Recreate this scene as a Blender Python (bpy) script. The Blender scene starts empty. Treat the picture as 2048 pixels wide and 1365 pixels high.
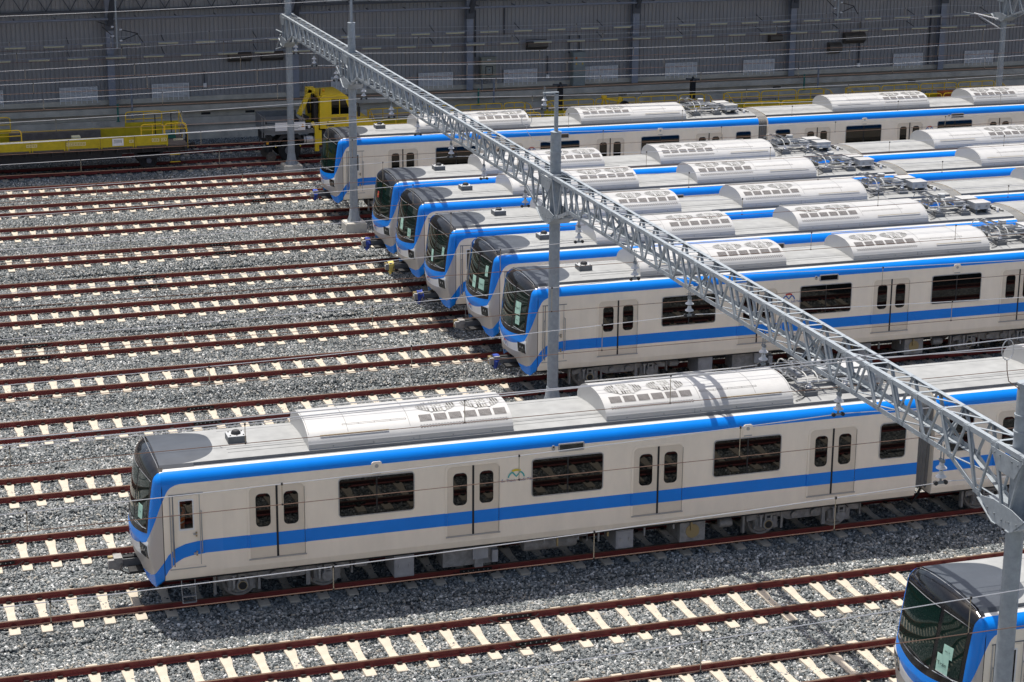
import bpy, math, random
import numpy as np
from mathutils import Vector, Matrix
rnd = random.Random(11)
R = math.radians
sc = bpy.context.scene
COL = sc.collection

# ------------------------------------------------------------------ camera
CAM_H = 19.625
YAW, PITCH, ROLL, FPX = R(18.1594), R(16.1318), R(0.4586), 4040.87 / 2048
def cam_axes():
    f = Vector((math.sin(YAW) * math.cos(PITCH), math.cos(YAW) * math.cos(PITCH), -math.sin(PITCH)))
    r = Vector((math.cos(YAW), -math.sin(YAW), 0)); u = r.cross(f)
    return r * math.cos(ROLL) + u * math.sin(ROLL), u * math.cos(ROLL) - r * math.sin(ROLL), f
_r, _u, _f = cam_axes()
cam = bpy.data.cameras.new('camera'); cam_o = bpy.data.objects.new('camera', cam); COL.objects.link(cam_o)
cam.sensor_width = 36; cam.lens = 36 * FPX; cam.clip_start = 0.5; cam.clip_end = 2000
cam_o.matrix_world = Matrix(((_r.x, _u.x, -_f.x, 0), (_r.y, _u.y, -_f.y, 0), (_r.z, _u.z, -_f.z, CAM_H), (0, 0, 0, 1)))
sc.camera = cam_o

# ------------------------------------------------------------------ light
SUN_TO = Vector((-0.085, 0.262, 1.0)).normalized()
EL = math.asin(SUN_TO.z); AZ = math.atan2(SUN_TO.x, SUN_TO.y)
world = bpy.data.worlds.new('World'); sc.world = world; world.use_nodes = True
wn = world.node_tree.nodes; bg = wn['Background']
sky = wn.new('ShaderNodeTexSky'); sky.sky_type = 'NISHITA'; sky.sun_disc = False
sky.sun_elevation = EL; sky.sun_rotation = AZ; sky.air_density = 1.0; sky.dust_density = 4.0; sky.ozone_density = 0.0
world.node_tree.links.new(sky.outputs[0], bg.inputs[0]); bg.inputs[1].default_value = 0.106
sl = bpy.data.lights.new('sun', 'SUN'); sl.energy = 4.3; sl.angle = R(0.53); sl.color = (1.0, 0.96, 0.895)
sun = bpy.data.objects.new('sun', sl); COL.objects.link(sun); sun.location = (0, 80, 60)
sun.rotation_euler = (-SUN_TO).to_track_quat('-Z', 'Y').to_euler()
vs = sc.view_settings; vs.view_transform = 'Standard'; vs.look = 'None'; vs.exposure = 0.4; vs.gamma = 1.0
vs.use_curve_mapping = False
sc.cycles.max_bounces = 6; sc.cycles.diffuse_bounces = 3; sc.cycles.glossy_bounces = 3; sc.cycles.transmission_bounces = 3
sc.cycles.caustics_reflective = False; sc.cycles.caustics_refractive = False
sc.cycles.use_denoising = True; sc.cycles.denoiser = 'OPENIMAGEDENOISE'; sc.cycles.denoising_input_passes = 'RGB_ALBEDO_NORMAL'; sc.cycles.denoising_prefilter = 'ACCURATE'

# ------------------------------------------------------------------ materials
def srgb(r, g, b):
    f = lambda c: (c / 255 / 12.92) if c / 255 <= 0.04045 else ((c / 255 + 0.055) / 1.055) ** 2.4
    return (f(r), f(g), f(b), 1)
MATS = {}
def mat(name, col, rough=0.5, metal=0.0, var=0.0, scale=4.0, bump=0.0, bscale=60.0, spec=0.5, stretch=None, coat=0.0, var2=None, ior=1.5):
    m = bpy.data.materials.new(name); m.use_nodes = True; nt = m.node_tree; N = nt.nodes; L = nt.links
    b = N['Principled BSDF']; c4 = tuple(col[:3]) + (1,)
    b.inputs['Base Color'].default_value = c4; b.inputs['Roughness'].default_value = rough; b.inputs['Metallic'].default_value = metal
    b.inputs['Specular IOR Level'].default_value = spec; b.inputs['Coat Weight'].default_value = coat; b.inputs['IOR'].default_value = ior
    tc = None
    if var or bump or var2:
        tc = N.new('ShaderNodeTexCoord'); mp = N.new('ShaderNodeMapping'); L.new(tc.outputs['Object'], mp.inputs[0])
        if stretch: mp.inputs['Scale'].default_value = stretch
    if var:
        n = N.new('ShaderNodeTexNoise'); n.inputs['Scale'].default_value = scale; n.inputs['Detail'].default_value = 6; n.inputs['Roughness'].default_value = 0.65
        L.new(mp.outputs[0], n.inputs['Vector'])
        mr = N.new('ShaderNodeMapRange'); mr.inputs[1].default_value = 0.3; mr.inputs[2].default_value = 0.7
        mr.inputs[3].default_value = 1 - var; mr.inputs[4].default_value = 1 + var; L.new(n.outputs['Fac'], mr.inputs[0])
        mx = N.new('ShaderNodeMix'); mx.data_type = 'RGBA'; mx.blend_type = 'MULTIPLY'; mx.inputs[0].default_value = 1
        mx.inputs[6].default_value = c4; L.new(mr.outputs[0], mx.inputs[7]); out = mx.outputs[2]
        if var2:   # (colour, scale, threshold) stains
            n2 = N.new('ShaderNodeTexNoise'); n2.inputs['Scale'].default_value = var2[1]; n2.inputs['Detail'].default_value = 8; n2.inputs['Roughness'].default_value = 0.7
            L.new(mp.outputs[0], n2.inputs['Vector'])
            r2 = N.new('ShaderNodeMapRange'); r2.inputs[1].default_value = var2[2]; r2.inputs[2].default_value = var2[2] + 0.18; L.new(n2.outputs['Fac'], r2.inputs[0])
            m2 = N.new('ShaderNodeMix'); m2.data_type = 'RGBA'; L.new(r2.outputs[0], m2.inputs[0]); L.new(out, m2.inputs[6]); m2.inputs[7].default_value = tuple(var2[0][:3]) + (1,)
            out = m2.outputs[2]
        L.new(out, b.inputs['Base Color'])
    if bump:
        n = N.new('ShaderNodeTexNoise'); n.inputs['Scale'].default_value = bscale; n.inputs['Detail'].default_value = 4; L.new(mp.outputs[0], n.inputs['Vector'])
        bp = N.new('ShaderNodeBump'); bp.inputs['Strength'].default_value = bump; bp.inputs['Distance'].default_value = 0.01; L.new(n.outputs['Fac'], bp.inputs['Height'])
        L.new(bp.outputs[0], b.inputs['Normal'])
    MATS[name] = m; return m

SILVER = (0.92, 0.82, 0.675); BLUE = (0.0, 0.22, 0.78); ROOFG = (0.275, 0.28, 0.278)
mat('silver_paint', SILVER, 0.42, 0.08, 0.055, 2.2, 0.06, 90, stretch=(1.0, 1, 0.35))
mat('door_paint', (0.74, 0.645, 0.515), 0.45, 0.08, 0.05, 2.5)
mat('blue_paint', BLUE, 0.32, 0.0, 0.05, 1.5, spec=0.35)
mat('roof_trim_paint', (0.50, 0.495, 0.48), 0.45, 0.0, 0.06, 3.0)
mat('white_paint', (0.78, 0.78, 0.77), 0.35, 0.0, 0.05, 3.0)
mat('roof_grey', ROOFG, 0.75, 0.0, 0.12, 2.5, 0.25, 160, var2=((0.26, 0.26, 0.25), 1.3, 0.62), stretch=(0.5, 1, 1))
mat('gutter_grey', (0.16, 0.165, 0.175), 0.6, 0, 0.15, 4)
mat('roof_seam', (0.20, 0.20, 0.20), 0.7)
mat('cap_grey', (0.055, 0.062, 0.073), 0.4, 0, 0.12, 2.5)
mat('glass_black', (0.006, 0.008, 0.010), 0.05, 0, spec=0.6)
mat('glass_side', (0.004, 0.005, 0.005), 0.015, 0, ior=1.42)
mat('glass_front', (0.006, 0.020, 0.016), 0.02, 0, ior=1.5)
mat('rubber', (0.012, 0.012, 0.013), 0.7)
mat('frame_grey', (0.42, 0.42, 0.42), 0.4, 0.5, 0.05, 5)
mat('bellows', (0.20, 0.20, 0.195), 0.7, 0, 0.1, 3)
mat('ac_white', (0.46, 0.457, 0.448), 0.38, 0.05, 0.05, 2.5, var2=((0.44, 0.43, 0.40), 1.1, 0.66))
mat('ac_dark', (0.03, 0.018, 0.018), 0.6, 0, 0.2, 6)
mat('ac_fan', (0.25, 0.245, 0.23), 0.5, 0.1, 0.2, 6)
mat('ac_fan_dark', (0.07, 0.065, 0.055), 0.6, 0, 0.2, 6)
mat('ac_fan_light', (0.55, 0.55, 0.52), 0.4, 0.1)
mat('bogie_grey', (0.27, 0.262, 0.25), 0.7, 0.1, 0.3, 6, 0.2, 40)
mat('box_grey', (0.34, 0.34, 0.345), 0.6, 0.1, 0.15, 4)
mat('wheel_steel', (0.32, 0.305, 0.29), 0.55, 0.2, 0.2, 8)
mat('dark_under', (0.02, 0.02, 0.021), 0.8, 0, 0.3, 5)
mat('panto_metal', (0.33, 0.34, 0.35), 0.4, 0.5, 0.15, 8)
mat('panto_box', (0.42, 0.43, 0.435), 0.5, 0.1, 0.08, 5)
mat('pedestal', (0.14, 0.145, 0.15), 0.7, 0, 0.12, 6)
mat('brass', (0.36, 0.28, 0.14), 0.5, 0.4)
mat('porcelain', (0.62, 0.62, 0.63), 0.25, 0)
mat('paper', (0.38, 0.60, 0.50), 0.8)
mat('ink', (0.02, 0.05, 0.05), 0.8)
mat('flag_red', (0.35, 0.03, 0.02), 0.7); mat('flag_yellow', (0.7, 0.5, 0.03), 0.7)
mat('logo_teal', (0.06, 0.43, 0.40), 0.5); mat('logo_yellow', (0.72, 0.56, 0.03), 0.5); mat('logo_navy', (0.03, 0.07, 0.30), 0.5)
mat('logo_blue', (0.01, 0.12, 0.40), 0.5); mat('logo_red', (0.55, 0.03, 0.02), 0.5)
mat('orange_vest', (0.75, 0.16, 0.02), 0.8)
mat('rail_red', (0.19, 0.028, 0.023), 0.55, 0.0, 0.22, 5, 0.1, 80, stretch=(0.3, 1, 1))
mat('rail_top', (0.16, 0.10, 0.065), 0.42, 0.35, 0.3, 6, stretch=(0.15, 1, 1))
mat('sleeper_concrete', (0.46, 0.405, 0.325), 0.85, 0, 0.10, 5, 0.2, 70, var2=((0.27, 0.23, 0.18), 2.2, 0.66))
mat('clip_steel', (0.018, 0.015, 0.014), 0.6, 0.2)
mat('galvanised', (0.285, 0.315, 0.34), 0.45, 0.0, 0.16, 7, var2=((0.36, 0.39, 0.41), 12, 0.6))
mat('galvanised_dark', (0.22, 0.245, 0.26), 0.5, 0.3, 0.15, 8)
mat('plinth_concrete', (0.50, 0.475, 0.42), 0.9, 0, 0.15, 3, 0.3, 30)
mat('platform_concrete', (0.63, 0.57, 0.48), 0.9, 0, 0.2, 1.2, 0.3, 20, var2=((0.34, 0.31, 0.27), 0.8, 0.58))
mat('platform_floor', (0.30, 0.245, 0.18), 0.9, 0, 0.15, 2)
mat('cladding', (0.36, 0.345, 0.345), 0.5, 0.1, 0.08, 1.0, stretch=(1, 1, 0.2))
mat('steel_frame', (0.31, 0.325, 0.38), 0.5, 0.1, 0.1, 3)
mat('steel_dark', (0.10, 0.105, 0.12), 0.6, 0.1, 0.1, 3)
mat('vent_white', (0.90, 0.87, 0.85), 0.6); mat('vent_dark', (0.09, 0.06, 0.06), 0.8)
mat('tube_lamp', (0.95, 0.87, 0.56), 0.5); mat('lamp_body', (0.5, 0.5, 0.48), 0.5)
mat('cabinet_beige', (0.29, 0.29, 0.24), 0.6, 0, 0.08, 3); mat('cabinet_grey', (0.30, 0.325, 0.31), 0.6, 0, 0.12, 3)
mat('hood_metal', (0.14, 0.12, 0.10), 0.5, 0.3, 0.2, 2)
mat('yellow_paint', (0.60, 0.45, 0.010), 0.5, 0, 0.15, 3, var2=((0.30, 0.22, 0.05), 2.5, 0.66))
mat('yellow_cab', (0.75, 0.52, 0.010), 0.35, 0, 0.06, 2)
mat('yellow_rail', (0.85, 0.55, 0.02), 0.5)
mat('chassis_black', (0.018, 0.018, 0.02), 0.6, 0, 0.3, 5)
mat('truck_grey', (0.17, 0.18, 0.19), 0.5, 0.1, 0.15, 3)
mat('steel_tank', (0.45, 0.44, 0.43), 0.35, 0.6, 0.1, 4)
mat('tyre', (0.014, 0.014, 0.014), 0.85)
mat('wood_deck', (0.16, 0.135, 0.12), 0.85, 0, 0.25, 4)
mat('wire_steel', (0.55, 0.55, 0.56), 0.35, 0.5); mat('wire_copper', (0.20, 0.12, 0.085), 0.45, 0.5); mat('dropper_metal', (0.40, 0.34, 0.25), 0.4, 0.5)
mat('green_post', (0.05, 0.22, 0.17), 0.6); mat('lamp_orange', (0.8, 0.35, 0.02), 0.4)
mat('orange_crate', (0.45, 0.12, 0.03), 0.7); mat('green_crate', (0.03, 0.18, 0.12), 0.7)

def livery_mat(name, base, layers, rough=0.4, metal=0.2, coat=0.0, noise=0.05):
    """layers: (attribute, colour, roughness, metallic): painted where attribute > 0"""
    m = bpy.data.materials.new(name); m.use_nodes = True; nt = m.node_tree; N = nt.nodes; L = nt.links
    b = N['Principled BSDF']
    tc = N.new('ShaderNodeTexCoord'); mp = N.new('ShaderNodeMapping'); mp.inputs['Scale'].default_value = (1, 1, 0.4); L.new(tc.outputs['Object'], mp.inputs[0])
    n = N.new('ShaderNodeTexNoise'); n.inputs['Scale'].default_value = 2.5; n.inputs['Detail'].default_value = 6; L.new(mp.outputs[0], n.inputs['Vector'])
    mr = N.new('ShaderNodeMapRange'); mr.inputs[1].default_value = 0.3; mr.inputs[2].default_value = 0.7; mr.inputs[3].default_value = 1 - noise; mr.inputs[4].default_value = 1 + noise
    L.new(n.outputs['Fac'], mr.inputs[0])
    v = N.new('ShaderNodeRGB'); v.outputs[0].default_value = tuple(base[:3]) + (1,); c = v.outputs[0]
    vr = N.new('ShaderNodeValue'); vr.outputs[0].default_value = rough; r_ = vr.outputs[0]
    vm = N.new('ShaderNodeValue'); vm.outputs[0].default_value = metal; m_ = vm.outputs[0]
    for at, colr, ro, me in layers:
        a = N.new('ShaderNodeAttribute'); a.attribute_name = at
        g = N.new('ShaderNodeMapRange'); g.inputs[1].default_value = -0.004; g.inputs[2].default_value = 0.004; L.new(a.outputs['Fac'], g.inputs[0])
        x = N.new('ShaderNodeMix'); x.data_type = 'RGBA'; L.new(g.outputs[0], x.inputs[0]); L.new(c, x.inputs[6]); x.inputs[7].default_value = tuple(colr[:3]) + (1,); c = x.outputs[2]
        y = N.new('ShaderNodeMix'); L.new(g.outputs[0], y.inputs[0]); L.new(r_, y.inputs[2]); y.inputs[3].default_value = ro; r_ = y.outputs[0]
        z = N.new('ShaderNodeMix'); L.new(g.outputs[0], z.inputs[0]); L.new(m_, z.inputs[2]); z.inputs[3].default_value = me; m_ = z.outputs[0]
    mx = N.new('ShaderNodeMix'); mx.data_type = 'RGBA'; mx.blend_type = 'MULTIPLY'; mx.inputs[0].default_value = 1; L.new(c, mx.inputs[6]); L.new(mr.outputs[0], mx.inputs[7])
    L.new(mx.outputs[2], b.inputs['Base Color']); L.new(r_, b.inputs['Roughness']); L.new(m_, b.inputs['Metallic'])
    MATS[name] = m
WHITE = (0.88, 0.88, 0.87)
def clear_glass():
    m = bpy.data.materials.new('glass_clear'); m.use_nodes = True; nt = m.node_tree; N = nt.nodes; L = nt.links; N.remove(N['Principled BSDF'])
    t = N.new('ShaderNodeBsdfTransparent'); t.inputs[0].default_value = (.85, .88, .86, 1); g_ = N.new('ShaderNodeBsdfGlossy'); g_.inputs['Roughness'].default_value = 0.01
    f = N.new('ShaderNodeFresnel'); f.inputs[0].default_value = 1.6; mx = N.new('ShaderNodeMixShader'); L.new(f.outputs[0], mx.inputs[0]); L.new(t.outputs[0], mx.inputs[1]); L.new(g_.outputs[0], mx.inputs[2])
    L.new(mx.outputs[0], N['Material Output'].inputs[0]); MATS['glass_clear'] = m
clear_glass()
mat('cab_interior', (0.05, 0.055, 0.05), 0.8); mat('skin', (0.42, 0.24, 0.15), 0.6); mat('dark_trousers', (0.03, 0.035, 0.05), 0.9); mat('hi_vis', (0.65, 0.68, 0.55), 0.5); mat('hair', (0.012, 0.01, 0.009), 0.7)
livery_mat('cab_livery', (0.50, 0.475, 0.45), [('sdw', WHITE, 0.3, 0), ('sdb', BLUE, 0.25, 0), ('sdk', (0.010, 0.011, 0.013), 0.12, 0)], 0.34, 0.35)
livery_mat('side_livery', SILVER, [('sdb', BLUE, 0.32, 0)], 0.42, 0.08)
livery_mat('roof_livery', ROOFG, [('sdc', (0.055, 0.062, 0.073), 0.4, 0.0)], 0.75, 0.0, noise=0.12)

def ballast_mat(name, island):
    m = bpy.data.materials.new(name); m.use_nodes = True; nt = m.node_tree; N = nt.nodes; L = nt.links; b = N['Principled BSDF']
    b.inputs['Roughness'].default_value = 0.85; b.inputs['Specular IOR Level'].default_value = 0.3
    rp = N.new('ShaderNodeValToRGB'); e = rp.color_ramp.elements; e[0].position = 0; e[0].color = (0.045, 0.052, 0.055, 1); e[1].position = 1; e[1].color = (0.66, 0.66, 0.64, 1)
    for ps, cc in ((0.15, (0.092, 0.104, 0.107)), (0.42, (0.165, 0.178, 0.18)), (0.64, (0.235, 0.248, 0.246)), (0.80, (0.315, 0.32, 0.312)), (0.88, (0.31, 0.28, 0.23)), (0.93, (0.45, 0.45, 0.44))):
        q = e.new(ps); q.color = cc + (1,)
    geo = N.new('ShaderNodeNewGeometry'); out = None
    if island:
        oi = N.new('ShaderNodeObjectInfo')
        ad = N.new('ShaderNodeMath'); ad.operation = 'ADD'; L.new(geo.outputs['Random Per Island'], ad.inputs[0]); L.new(oi.outputs['Random'], ad.inputs[1])
        fr = N.new('ShaderNodeMath'); fr.operation = 'FRACT'; L.new(ad.outputs[0], fr.inputs[0]); L.new(fr.outputs[0], rp.inputs[0])
    else:
        vo = N.new('ShaderNodeTexVoronoi'); vo.inputs['Scale'].default_value = 18; L.new(geo.outputs['Position'], vo.inputs['Vector'])
        sp = N.new('ShaderNodeSeparateColor'); L.new(vo.outputs['Color'], sp.inputs[0]); L.new(sp.outputs[0], rp.inputs[0])
        bp = N.new('ShaderNodeBump'); bp.invert = True; bp.inputs['Strength'].default_value = 1; bp.inputs['Distance'].default_value = 0.03
        L.new(vo.outputs['Distance'], bp.inputs['Height']); L.new(bp.outputs[0], b.inputs['Normal'])
    n = N.new('ShaderNodeTexNoise'); n.inputs['Scale'].default_value = 0.55; n.inputs['Detail'].default_value = 4; L.new(geo.outputs['Position'], n.inputs['Vector'])
    mr = N.new('ShaderNodeMapRange'); mr.inputs[1].default_value = 0.3; mr.inputs[2].default_value = 0.7; mr.inputs[3].default_value = 0.82; mr.inputs[4].default_value = 1.16; L.new(n.outputs['Fac'], mr.inputs[0])
    mx = N.new('ShaderNodeMix'); mx.data_type = 'RGBA'; mx.blend_type = 'MULTIPLY'; mx.inputs[0].default_value = 1; L.new(rp.outputs[0], mx.inputs[6]); L.new(mr.outputs[0], mx.inputs[7])
    L.new(mx.outputs[2], b.inputs['Base Color']); MATS[name] = m
ballast_mat('ballast_stone', True); ballast_mat('ballast_bed', False)

# ------------------------------------------------------------------ mesh helpers
class MB:
    def __init__(s): s.v = []; s.f = []; s.m = []; s.mats = []; s.sm = []
    def mi(s, name):
        if name not in s.mats: s.mats.append(name)
        return s.mats.index(name)
    def add(s, vs, fs, m, smooth=False):
        b = len(s.v); s.v.extend(vs); k = s.mi(m)
        for f in fs: s.f.append(tuple(b + i for i in f)); s.m.append(k); s.sm.append(smooth)
        return s
    def box(s, x0, x1, y0, y1, z0, z1, m):
        v = [(x, y, z) for z in (z0, z1) for y in (y0, y1) for x in (x0, x1)]
        return s.add(v, [(0, 2, 3, 1), (4, 5, 7, 6), (0, 1, 5, 4), (2, 6, 7, 3), (0, 4, 6, 2), (1, 3, 7, 5)], m)
    def cbox(s, c, d, m): return s.box(c[0]-d[0]/2, c[0]+d[0]/2, c[1]-d[1]/2, c[1]+d[1]/2, c[2]-d[2]/2, c[2]+d[2]/2, m)
    def bar(s, a, b, w, h, m, up=(0, 0, 1)):
        a = Vector(a); b = Vector(b); d = (b - a).normalized(); up = Vector(up)
        if abs(d.dot(up)) > 0.98: up = Vector((1, 0, 0))
        sx = d.cross(up).normalized() * (w / 2); sy = sx.cross(d).normalized() * (h / 2)
        v = [tuple(p + i * sx + j * sy) for p in (a, b) for i, j in ((-1, -1), (1, -1), (1, 1), (-1, 1))]
        return s.add(v, [(0, 3, 2, 1), (4, 5, 6, 7), (0, 1, 5, 4), (1, 2, 6, 5), (2, 3, 7, 6), (3, 0, 4, 7)], m)
    def tube(s, pts, r, m, n=6, cap=True, radii=None):
        pts = [Vector(p) for p in pts]; vs = []; fs = []
        prev = None
        for i, p in enumerate(pts):
            d = (pts[min(i+1, len(pts)-1)] - pts[max(i-1, 0)]).normalized()
            if prev is None:
                a = d.cross(Vector((0, 0, 1)) if abs(d.z) < 0.95 else Vector((1, 0, 0))).normalized()
            else: a = (prev - d * prev.dot(d)).normalized()
            prev = a; b = d.cross(a); rr = radii[i] if radii else r
            vs += [tuple(p + rr * (math.cos(2*math.pi*k/n) * a + math.sin(2*math.pi*k/n) * b)) for k in range(n)]
        for i in range(len(pts) - 1):
            for k in range(n): fs.append((i*n+k, i*n+(k+1) % n, (i+1)*n+(k+1) % n, (i+1)*n+k))
        s.add(vs, fs, m, n > 5)
        if cap:
            b = len(s.v) - len(vs); kk = s.mi(m)
            s.f.append(tuple(b + n - 1 - k for k in range(n))); s.m.append(kk); s.sm.append(False)
            e = b + (len(pts)-1)*n; s.f.append(tuple(e + k for k in range(n))); s.m.append(kk); s.sm.append(False)
        return s
    def lathe(s, c, prof, m, n=16, axis='z'):
        """prof: (radius, height) along axis"""
        vs = []; fs = []
        for r, h in prof:
            for k in range(n):
                a = 2*math.pi*k/n; p = (r*math.cos(a), r*math.sin(a), h)
                if axis == 'y': p = (p[0], p[2], p[1])
                if axis == 'x': p = (p[2], p[0], p[1])
                vs.append((c[0]+p[0], c[1]+p[1], c[2]+p[2]))
        for i in range(len(prof)-1):
            for k in range(n):
                q = (i*n+k, i*n+(k+1) % n, (i+1)*n+(k+1) % n, (i+1)*n+k)
                fs.append(q if axis != 'y' else q[::-1])
        fs.append(tuple(range(n))[::-1] if axis != 'y' else tuple(range(n)))
        e = (len(prof)-1)*n; fs.append(tuple(range(e, e+n)) if axis != 'y' else tuple(range(e, e+n))[::-1])
        return s.add(vs, fs, m, True)
    def prism(s, prof, x0, x1, m, axis='x', smooth=False):
        """closed 2-D profile (a,b) extruded. axis x: (y,z); axis y: (x,z)"""
        n = len(prof)
        mk = (lambda t, p: (t, p[0], p[1])) if axis == 'x' else ((lambda t, p: (p[0], t, p[1])) if axis == 'y' else (lambda t, p: (p[0], p[1], t)))
        vs = [mk(x0, p) for p in prof] + [mk(x1, p) for p in prof]
        fs = [(i, (i+1) % n, n+(i+1) % n, n+i) for i in range(n)]
        s.add(vs, fs, m, smooth)
        s.add(vs, [tuple(range(n))[::-1], tuple(range(n, 2*n))], m)
        return s
    def mesh(s, name, angle=35, attrs=None):
        me = bpy.data.meshes.new(name); me.from_pydata([tuple(v) for v in s.v], [], s.f)
        for q in s.mats: me.materials.append(MATS[q])
        me.polygons.foreach_set('material_index', s.m); me.polygons.foreach_set('use_smooth', s.sm)
        if attrs:
            for k, a in attrs.items():
                at = me.attributes.new(k, 'FLOAT', 'POINT'); at.data.foreach_set('value', np.asarray(a, dtype=np.float32))
        me.update()
        if any(s.sm): me.set_sharp_from_angle(angle=R(angle))
        return me
def obj(name, me, parent=None, loc=None, rot=None):
    if isinstance(me, MB): me = me.mesh(name)
    o = bpy.data.objects.new(name, me); COL.objects.link(o)
    if parent is not None: o.parent = parent
    if loc is not None: o.location = loc
    if rot is not None: o.rotation_euler = rot
    return o
def tag(o, label=None, cat=None, group=None, kind=None):
    if label: o['label'] = label
    if cat: o['category'] = cat
    if group: o['group'] = group
    if kind: o['kind'] = kind
    return o
def thing(name, loc, label, cat, group=None, rz=0):
    o = bpy.data.objects.new(name, None); COL.objects.link(o); o.location = loc; o.rotation_euler = (0, 0, rz); o.empty_display_size = 0.3
    return tag(o, label, cat, group)
def copy_tree(o, parent=None):
    c = o.copy(); COL.objects.link(c); c.parent = parent
    for ch in o.children: copy_tree(ch, c)
    return c
def rrect(x0, x1, z0, z1, r, n=5, corners=(1, 1, 1, 1)):
    """rounded rectangle, corners: bl, br, tr, tl"""
    pts = []
    for (cx, cz, a0, on) in ((x0+r, z0+r, 180, corners[0]), (x1-r, z0+r, 270, corners[1]), (x1-r, z1-r, 0, corners[2]), (x0+r, z1-r, 90, corners[3])):
        if on:
            for k in range(n+1): a = R(a0 + 90*k/n); pts.append((cx + r*math.cos(a), cz + r*math.sin(a)))
        else:
            pts.append((x0 if a0 in (180, 90) else x1, z0 if a0 in (180, 270) else z1))
    return pts
def plate(mb, prof, y, t, m):
    """profile in (x,z), front face at y-t (towards -y), back at y"""
    n = len(prof); vs = [(p[0], y, p[1]) for p in prof] + [(p[0], y - t, p[1]) for p in prof]
    fs = [(i, n+i, n+(i+1) % n, (i+1) % n) for i in range(n)] + [tuple(range(n, 2*n))]
    # orientation: front face normal -y for a ccw profile seen from -y
    mb.add(vs, [f[::-1] if len(f) == 4 else f for f in fs], m); return mb
def ring(mb, outer, inner, y, t, m):
    n = len(outer); vs = [(p[0], y, p[1]) for p in outer] + [(p[0], y-t, p[1]) for p in outer] + [(p[0], y-t, p[1]) for p in inner] + [(p[0], y, p[1]) for p in inner]
    fs = []
    for i in range(n):
        j = (i+1) % n
        fs += [(i, j, n+j, n+i), (n+i, n+j, 2*n+j, 2*n+i), (2*n+i, 2*n+j, 3*n+j, 3*n+i)]
    mb.add(vs, fs, m); return mb
def text_mesh(txt, size, mname, ext=0.001, align='CENTER'):
    cu = bpy.data.curves.new('lettering', 'FONT'); cu.body = txt; cu.size = size; cu.align_x = align; cu.extrude = ext; cu.resolution_u = 2
    o = bpy.data.objects.new('lettering', cu); COL.objects.link(o)
    dg = bpy.context.evaluated_depsgraph_get(); me = bpy.data.meshes.new_from_object(o.evaluated_get(dg))
    me.materials.clear(); me.materials.append(MATS[mname])
    bpy.data.objects.remove(o); bpy.data.curves.remove(cu); return me

# ------------------------------------------------------------------ layout
TY = {0: 103.57, 1: 99.48, 2: 95.04, 3: 90.96, 4: 86.43, 5: 81.32, 6: 76.69, 7: 72.69, 8: 68.14, 9: 64.12, 10: 59.61, 11: 54.50, 12: 49.92, 13: 46.03, 14: 41.49, 15: 37.57, 16: 33.08, 17: 28.0}
SP = 0.7406
SL0 = {4: 6.04, 8: 4.62, 10: 3.94, 13: 2.546, 14: 14.416}
xl = lambda Y: 0.0665 * Y - 3.5
xr = lambda Y: 0.617 * Y + 5.0

# ------------------------------------------------------------------ ground
g = MB(); g.add([(-400, -60, -0.62), (500, -60, -0.62), (500, 420, -0.62), (-400, 420, -0.62)], [(0, 1, 2, 3)], 'ballast_bed')
tag(obj('ground', g), kind='structure')

# ballast: a heaped bed with loose stones lying all over it
ys_sorted = sorted(TY.values())
gap_depth = {}
GAP = {(9, 10): .22, (10, 11): .16, (11, 12): .24, (13, 14): .17, (7, 8): .19, (5, 6): .20, (6, 7): .10, (4, 5): .12, (3, 4): .10, (8, 9): .06, (12, 13): .05, (14, 15): .05}
for i in range(len(ys_sorted) - 1): gap_depth[i] = GAP.get((len(ys_sorted) - 2 - i, len(ys_sorted) - 1 - i), .07)
def hash_noise(x, y):
    return (math.sin(x * 0.9 + y * 1.7) + math.sin(x * 2.1 - y * 0.8 + 1.3) + math.sin(x * 0.37 + y * 0.53 + 4.0)) / 3
def bed_z(x, y):
    z0 = -0.236
    if y > 106.2 or y < 26.0: return z0 - 0.03
    import bisect
    i = bisect.bisect(ys_sorted, y)
    if i == 0: d = ys_sorted[0] - y; gap = 9; dep = 0.05; lo = ys_sorted[0]
    elif i == len(ys_sorted): d = y - ys_sorted[-1]; gap = 9; dep = 0.05
    else:
        lo, hi = ys_sorted[i-1], ys_sorted[i]; gap = hi - lo; dep = gap_depth[i-1]
        t = (y - lo - 1.25) / (gap - 2.5)
        if t <= 0 or t >= 1: return z0 + 0.006 * hash_noise(x * 2, y * 3)
        # drops from the near track, lies low, then climbs steeply to the far track
        sm = lambda a, b: (lambda u: u*u*(3-2*u))(min(1, max(0, (t - a) / (b - a))))
        wob = 0.05 * hash_noise(x * 0.45, y * 0.1)
        h = -dep * (sm(0.0, 0.38) - sm(0.52 + wob, 0.82 + wob))
        return z0 + h * (0.85 + 0.35 * hash_noise(x * 0.5, y * 0.2)) + 0.010 * hash_noise(x * 0.6, y * 2.2)
    return z0 + 0.015 * hash_noise(x, y)
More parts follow.
